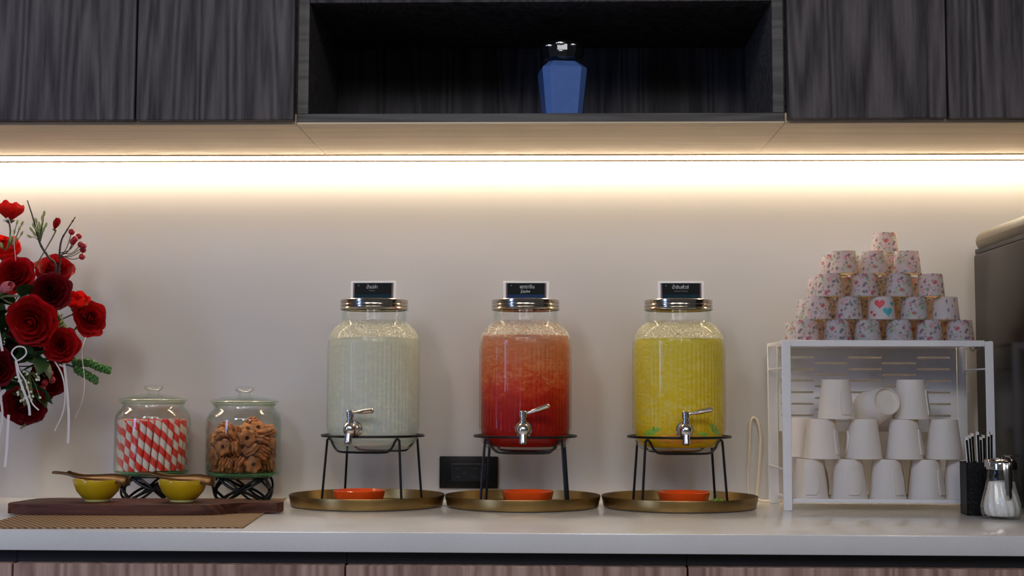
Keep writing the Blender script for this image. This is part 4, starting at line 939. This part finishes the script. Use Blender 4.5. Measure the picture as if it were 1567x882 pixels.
FL = [('rose', 'rose', 'red3', (-0.925, -0.170, 0.300), 0.0380, (0.3, -0.9, 0.0), 'maroon rose deep in shade behind the large middle rose'),
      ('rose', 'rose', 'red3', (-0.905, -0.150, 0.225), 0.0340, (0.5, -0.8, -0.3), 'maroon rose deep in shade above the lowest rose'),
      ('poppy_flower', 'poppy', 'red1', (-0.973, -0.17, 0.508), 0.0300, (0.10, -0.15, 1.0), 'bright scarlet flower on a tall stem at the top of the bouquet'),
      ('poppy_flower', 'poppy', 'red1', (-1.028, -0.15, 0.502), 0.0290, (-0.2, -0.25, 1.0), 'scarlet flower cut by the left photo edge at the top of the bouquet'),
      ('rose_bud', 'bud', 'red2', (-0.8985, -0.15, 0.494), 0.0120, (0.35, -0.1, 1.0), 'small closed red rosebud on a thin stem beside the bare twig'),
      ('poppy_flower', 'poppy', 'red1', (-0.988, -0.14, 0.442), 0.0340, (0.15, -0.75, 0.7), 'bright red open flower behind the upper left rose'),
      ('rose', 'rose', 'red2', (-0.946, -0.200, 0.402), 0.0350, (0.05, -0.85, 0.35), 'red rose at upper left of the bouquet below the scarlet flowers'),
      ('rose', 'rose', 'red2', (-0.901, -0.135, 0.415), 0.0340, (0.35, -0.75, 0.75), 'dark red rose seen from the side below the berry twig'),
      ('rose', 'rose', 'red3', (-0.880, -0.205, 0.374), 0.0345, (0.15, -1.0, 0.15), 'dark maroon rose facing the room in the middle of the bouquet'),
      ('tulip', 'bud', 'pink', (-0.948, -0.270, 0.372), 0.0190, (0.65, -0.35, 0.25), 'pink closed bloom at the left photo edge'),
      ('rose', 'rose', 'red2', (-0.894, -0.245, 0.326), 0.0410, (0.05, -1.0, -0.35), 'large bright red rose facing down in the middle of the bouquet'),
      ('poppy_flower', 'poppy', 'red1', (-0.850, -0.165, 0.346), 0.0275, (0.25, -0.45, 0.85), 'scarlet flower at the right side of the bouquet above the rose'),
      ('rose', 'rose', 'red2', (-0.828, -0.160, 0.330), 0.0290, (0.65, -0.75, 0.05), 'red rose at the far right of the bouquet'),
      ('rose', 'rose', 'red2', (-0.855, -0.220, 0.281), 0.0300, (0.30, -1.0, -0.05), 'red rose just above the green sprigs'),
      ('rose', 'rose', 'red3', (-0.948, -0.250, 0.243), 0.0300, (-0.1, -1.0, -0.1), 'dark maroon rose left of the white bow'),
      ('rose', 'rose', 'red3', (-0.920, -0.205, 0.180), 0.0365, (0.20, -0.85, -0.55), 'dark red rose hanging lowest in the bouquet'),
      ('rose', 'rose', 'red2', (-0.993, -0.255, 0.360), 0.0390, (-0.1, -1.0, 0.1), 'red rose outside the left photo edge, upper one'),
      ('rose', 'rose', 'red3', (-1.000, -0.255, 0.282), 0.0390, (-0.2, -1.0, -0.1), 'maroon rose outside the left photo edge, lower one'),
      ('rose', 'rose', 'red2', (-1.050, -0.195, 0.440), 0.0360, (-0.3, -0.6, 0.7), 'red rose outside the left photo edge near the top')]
for i, (nm, kd, m, p, R, fc, lab) in enumerate(FL): flower(nm, kd, m, p, R, fc, lab, seed=i)

# leaves
leaf_g = G(); lv = []; lf = []
for j in range(7):
    u = j / 6; w = 0.30 * math.sin(PI * u ** 0.8) + 0.004
    lv += [(u, -w, 0.10 * math.sin(PI * u) + 0.06 * w), (u, 0, 0.10 * math.sin(PI * u) - 0.05 * w * 2), (u, w, 0.10 * math.sin(PI * u) + 0.06 * w)]
for j in range(6):
    for k in range(2): lf.append((j * 3 + k, j * 3 + k + 1, j * 3 + k + 4, j * 3 + k + 3))
leaf_g.add(lv, lf)
leaf_d, leaf_b = leaf_g.mesh('leaf', M['leaf'], 80, False), leaf_g.mesh('leaf', M['leaf_green'], 80, False)
def sprig(tip, label, n, size, mes, seed, name='foliage_sprig', spread=0.05):
    rd = random.Random(seed)
    t = thing(name, label, 'foliage', (VX, VY, 0.012), 0, 'leafy sprigs of the bouquet')
    org = Vector(tip) - Vector(t.location)
    P = smooth([(rd.uniform(-.02, .02), rd.uniform(-.02, .02), 0), (rd.uniform(-.02, .02), rd.uniform(-.02, .02), 0.16), org * 0.55 + Vector((0, 0, 0.10)), org], 6)
    G().tube(P, 0.0014, 6).build('stem', M['stem'], t)
    for k in range(n):
        p = P[-1 - int((len(P) * 0.55) * k / n)]
        d = Vector((rd.uniform(-1, 1), rd.uniform(-1, 0.4), rd.uniform(-0.9, 0.7))).normalized()
        s = size * rd.uniform(0.7, 1.2)
        o = put(mes, 'leaf', t, p, scale=(s, s, s)); o.rotation_euler = (d.to_track_quat('X', 'Z') @ Quaternion((1, 0, 0), rd.uniform(-1, 1))).to_euler()
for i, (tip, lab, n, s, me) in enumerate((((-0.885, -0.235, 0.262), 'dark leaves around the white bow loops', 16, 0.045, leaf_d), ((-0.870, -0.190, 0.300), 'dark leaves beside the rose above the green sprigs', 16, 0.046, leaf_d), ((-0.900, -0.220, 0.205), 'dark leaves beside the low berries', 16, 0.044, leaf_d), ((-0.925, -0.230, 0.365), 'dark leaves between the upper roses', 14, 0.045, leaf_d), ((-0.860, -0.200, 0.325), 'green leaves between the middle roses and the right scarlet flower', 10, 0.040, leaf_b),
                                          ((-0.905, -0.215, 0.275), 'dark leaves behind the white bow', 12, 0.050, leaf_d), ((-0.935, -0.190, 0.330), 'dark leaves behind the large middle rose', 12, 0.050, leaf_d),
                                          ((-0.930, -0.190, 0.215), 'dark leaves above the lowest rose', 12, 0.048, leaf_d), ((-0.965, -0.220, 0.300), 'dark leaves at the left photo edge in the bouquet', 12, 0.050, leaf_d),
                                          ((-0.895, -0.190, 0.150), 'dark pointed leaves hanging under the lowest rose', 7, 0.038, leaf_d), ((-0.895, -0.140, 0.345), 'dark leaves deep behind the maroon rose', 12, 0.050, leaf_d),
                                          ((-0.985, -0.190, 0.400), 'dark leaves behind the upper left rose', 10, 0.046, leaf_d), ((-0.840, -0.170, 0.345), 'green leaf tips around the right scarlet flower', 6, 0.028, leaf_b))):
    sprig(tip, lab, n, s, me, i + 3)
# chunky green sprigs to the right
seg_me = G().sphere((0, 0, 0), 1, 8, 6).mesh('leaf', M['leaf_green'], 60)
for si_, (pts, lab) in enumerate((([(-0.900, -0.175, 0.258), (-0.855, -0.18, 0.257), (-0.840, -0.18, 0.251), (-0.820, -0.18, 0.252), (-0.802, -0.18, 0.244), (-0.783, -0.18, 0.239)], 'upper chunky green sprig sticking out right of the bouquet'),
                                  ([(-0.890, -0.180, 0.255), (-0.849, -0.185, 0.246), (-0.835, -0.185, 0.237), (-0.819, -0.185, 0.229), (-0.804, -0.185, 0.220)], 'lower chunky green sprig sticking out right of the bouquet'))):
    t = thing('green_sprig', lab, 'foliage', pts[0], 0, 'chunky green sprigs'); o0 = Vector(pts[0]); P = [Vector(p) - o0 for p in smooth(pts, 4)]
    G().tube(P, 0.0016, 6).build('stem', M['leaf'], t); rd = random.Random(si_)
    for i, p in enumerate(P[6:]):
        for k in range(4):
            a = k * PI / 2 + i * 0.7; d = Vector((0.25, math.cos(a), math.sin(a)))
            o = put(seg_me, 'leaf', t, p + d * 0.0042, scale=(0.0032, 0.0046, 0.0046)); o.rotation_euler = (a, 0.4, 0)
# bare twigs
for pts, lab in (([(-0.938, -0.18, 0.543), (-0.925, -0.18, 0.506), (-0.913, -0.18, 0.466), (-0.897, -0.18, 0.441), (-0.884, -0.175, 0.419), (-0.895, -0.17, 0.33), (-1.02, -0.165, 0.17), (-1.03, -0.165, 0.03)], 'long bare dark twig rising behind the dark red rose'),):
    t = thing('bare_twig', lab, 'twig', (VX, VY, 0.012)); o0 = Vector(t.location); P = [Vector(p) - o0 for p in smooth(pts, 5)]
    G().tube(P, [0.0010 + 0.0013 * min(1, i / 14) for i in range(len(P))], 6).build('stem', M['twig'], t)
    for i in (7, 11, 14, 17): G().sphere(P[i], 0.0026, 6, 4).build('knob', M['twig'], t)
t = thing('berry_twig', 'dark twig with round red berries at the upper right of the bouquet', 'twig', (VX, VY, 0.012)); o0 = Vector(t.location)
P = [Vector(p) - o0 for p in smooth([(-0.850, -0.18, 0.513), (-0.864, -0.18, 0.490), (-0.874, -0.18, 0.471), (-0.877, -0.18, 0.445), (-0.878, -0.175, 0.419), (-0.895, -0.165, 0.32), (-1.02, -0.165, 0.17), (-1.03, -0.165, 0.03)], 5)]
G().tube(P, [0.0010 + 0.0010 * min(1, i / 14) for i in range(len(P))], 6).build('stem', M['twig'], t)
for i in (2, 5, 8, 11): G().sphere(P[i], 0.0022, 6, 4).build('knob', M['twig'], t)
root = Vector((-0.875, -0.18, 0.440)) - o0
for k, p in enumerate([(-0.856, -0.18, 0.486), (-0.848, -0.185, 0.472), (-0.839, -0.18, 0.463), (-0.836, -0.176, 0.454), (-0.835, -0.183, 0.441), (-0.845, -0.174, 0.479), (-0.832, -0.186, 0.460), (-0.853, -0.181, 0.468)]):
    q = Vector(p) - o0
    b_ = G().sphere(q, 0.0058, 12, 8).build('berry', M['berry'], t)
    G().tube(smooth([root + Vector((0, 0, 0.004 * (k % 3))), (root + q) / 2 + Vector((0.002, 0, -0.004)), q], 4), 0.0008, 5).build('stalk', M['twig'], b_)
for k, p in enumerate([(-0.878, -0.215, 0.232), (-0.884, -0.215, 0.217), (-0.874, -0.215, 0.222), (-0.890, -0.215, 0.207)]):
    pass
t = thing('berry_twig', 'short twig of red berries low on the right of the bouquet', 'twig', (-0.905, -0.20, 0.245)); o0 = Vector(t.location)
G().tube([(-0.05, 0.02, 0.0), (0, 0, 0), (0.02, -0.01, -0.02)], 0.0011, 6).build('stem', M['twig'], t)
for p in [(-0.876, -0.212, 0.232), (-0.884, -0.214, 0.216), (-0.873, -0.210, 0.221), (-0.889, -0.212, 0.206)]: G().sphere(Vector(p) - o0, 0.0062, 12, 8).build('berry', M['berry'], t)
# pale green buds by the tall twig, white blossoms near the bow
def cluster(pts, root, label, mat, s, name, sq):
    t = thing(name, label, 'foliage', root); o0 = Vector(root)
    for p in pts:
        q = Vector(p) - o0; d = q.normalized()
        G().tube([(0, 0, 0), q * 0.5 + Vector((0, 0, 0.003)), q], 0.0007, 5).build('stalk', M['stem'], t)
        o = put(BUDME[mat], 'bud', t, q, scale=(s * sq, s * sq, s)); o.rotation_euler = d.to_track_quat('Z', 'Y').to_euler()
BUDME = {m: G().sphere((0, 0, 0), 1, 8, 6).mesh('bud', M[m], 60) for m in ('bud_green', 'blossom')}
rd = random.Random(2)
cluster([(-0.929, -0.18, 0.490), (-0.917, -0.175, 0.500), (-0.909, -0.18, 0.506), (-0.906, -0.182, 0.519), (-0.924, -0.178, 0.482), (-0.914, -0.18, 0.488), (-0.920, -0.183, 0.506), (-0.932, -0.18, 0.478), (-0.903, -0.18, 0.498), (-0.911, -0.177, 0.512), (-0.925, -0.18, 0.497), (-0.912, -0.184, 0.495), (-0.919, -0.182, 0.491), (-0.907, -0.18, 0.490)], (-0.912, -0.18, 0.468), 'pale green bud cluster on the tall bare twig', 'bud_green', 0.0055, 'bud_cluster', 0.45)
cluster([(-0.968 + rd.uniform(-.02, .02), -0.17, 0.475 + rd.uniform(-.015, .03)) for _ in range(12)], (-0.975, -0.165, 0.440), 'pale green bud cluster under the top scarlet flower', 'bud_green', 0.0050, 'bud_cluster', 0.45)
cluster([(-0.893 + rd.uniform(-.022, .018), -0.262 + rd.uniform(-.01, .01), 0.205 + rd.uniform(-.025, .03)) for _ in range(34)], (-0.900, -0.245, 0.232), 'small white blossom spray below the white bow', 'blossom', 0.0024, 'blossom_spray', 0.9)
cluster([(-0.862 + rd.uniform(-.018, .014), -0.225 + rd.uniform(-.01, .01), 0.318 + rd.uniform(-.02, .02)) for _ in range(16)], (-0.868, -0.205, 0.305), 'yellow-green bud spray right of the large middle rose', 'bud_green', 0.0036, 'bud_cluster', 0.6)
# ribbons
def ribbon(pts, w, label, twist=0.0):
    t = thing('ribbon', label, 'ribbon', pts[0], 0, 'white satin ribbons of the bouquet'); o0 = Vector(pts[0])
    P = [Vector(p) - o0 for p in smooth(pts, 6)]
    G().tube(P, [(0.0003, w * 0.66)] * len(P), 6, flat=(math.sin(twist), -math.cos(twist), 0.05)).build('band', M['ribbon'], t)
ribbon([(-0.866, -0.235, 0.262), (-0.851, -0.225, 0.232), (-0.845, -0.222, 0.200), (-0.848, -0.22, 0.166), (-0.862, -0.22, 0.132)], 0.0022, 'white ribbon tail curling left under the sprigs', 0.5)
ribbon([(-0.848, -0.222, 0.250), (-0.842, -0.22, 0.200), (-0.838, -0.22, 0.155), (-0.838, -0.22, 0.111)], 0.0036, 'wide straight white ribbon tail hanging longest on the right', 0.1)
ribbon([(-0.822, -0.19, 0.297), (-0.821, -0.21, 0.269), (-0.815, -0.21, 0.217), (-0.819, -0.21, 0.183), (-0.830, -0.21, 0.155)], 0.0010, 'very thin white ribbon tail farthest right', 0.6)
ribbon([(-0.972, -0.20, 0.503), (-0.961, -0.21, 0.506), (-0.954, -0.22, 0.503), (-0.946, -0.22, 0.481), (-0.937, -0.235, 0.455), (-0.930, -0.245, 0.428)], 0.0033, 'pale ribbon slanting down from the tall scarlet flower', 0.2)
ribbon([(-0.946, -0.285, 0.356), (-0.944, -0.289, 0.330), (-0.937, -0.290, 0.300), (-0.931, -0.288, 0.269)], 0.0034, 'white ribbon hanging left of the large middle rose', 0.2)
ribbon([(-0.908, -0.285, 0.254), (-0.915, -0.288, 0.266), (-0.906, -0.290, 0.276), (-0.893, -0.290, 0.275), (-0.890, -0.288, 0.265), (-0.899, -0.286, 0.256), (-0.909, -0.285, 0.252)], 0.0022, 'looped white ribbon bow below the large rose', 0.0)
ribbon([(-0.908, -0.286, 0.253), (-0.903, -0.287, 0.228), (-0.893, -0.285, 0.200), (-0.885, -0.283, 0.178), (-0.883, -0.282, 0.160)], 0.0034, 'straight white tail of the ribbon bow', 0.3)
ribbon([(-0.906, -0.289, 0.252), (-0.898, -0.293, 0.233), (-0.888, -0.292, 0.217), (-0.878, -0.289, 0.183), (-0.866, -0.287, 0.169)], 0.0020, 'thin slanted white tail of the ribbon bow', 0.6)
ribbon([(-0.958, -0.232, 0.215), (-0.953, -0.232, 0.185), (-0.951, -0.230, 0.154), (-0.958, -0.228, 0.109)], 0.0030, 'white ribbon beside the vase at the left photo edge', 0.4)
ribbon([(-0.942, -0.225, 0.160), (-0.943, -0.225, 0.120), (-0.944, -0.224, 0.098), (-0.946, -0.224, 0.069)], 0.0040, 'wide white ribbon tail hanging below the lowest rose', 0.1)
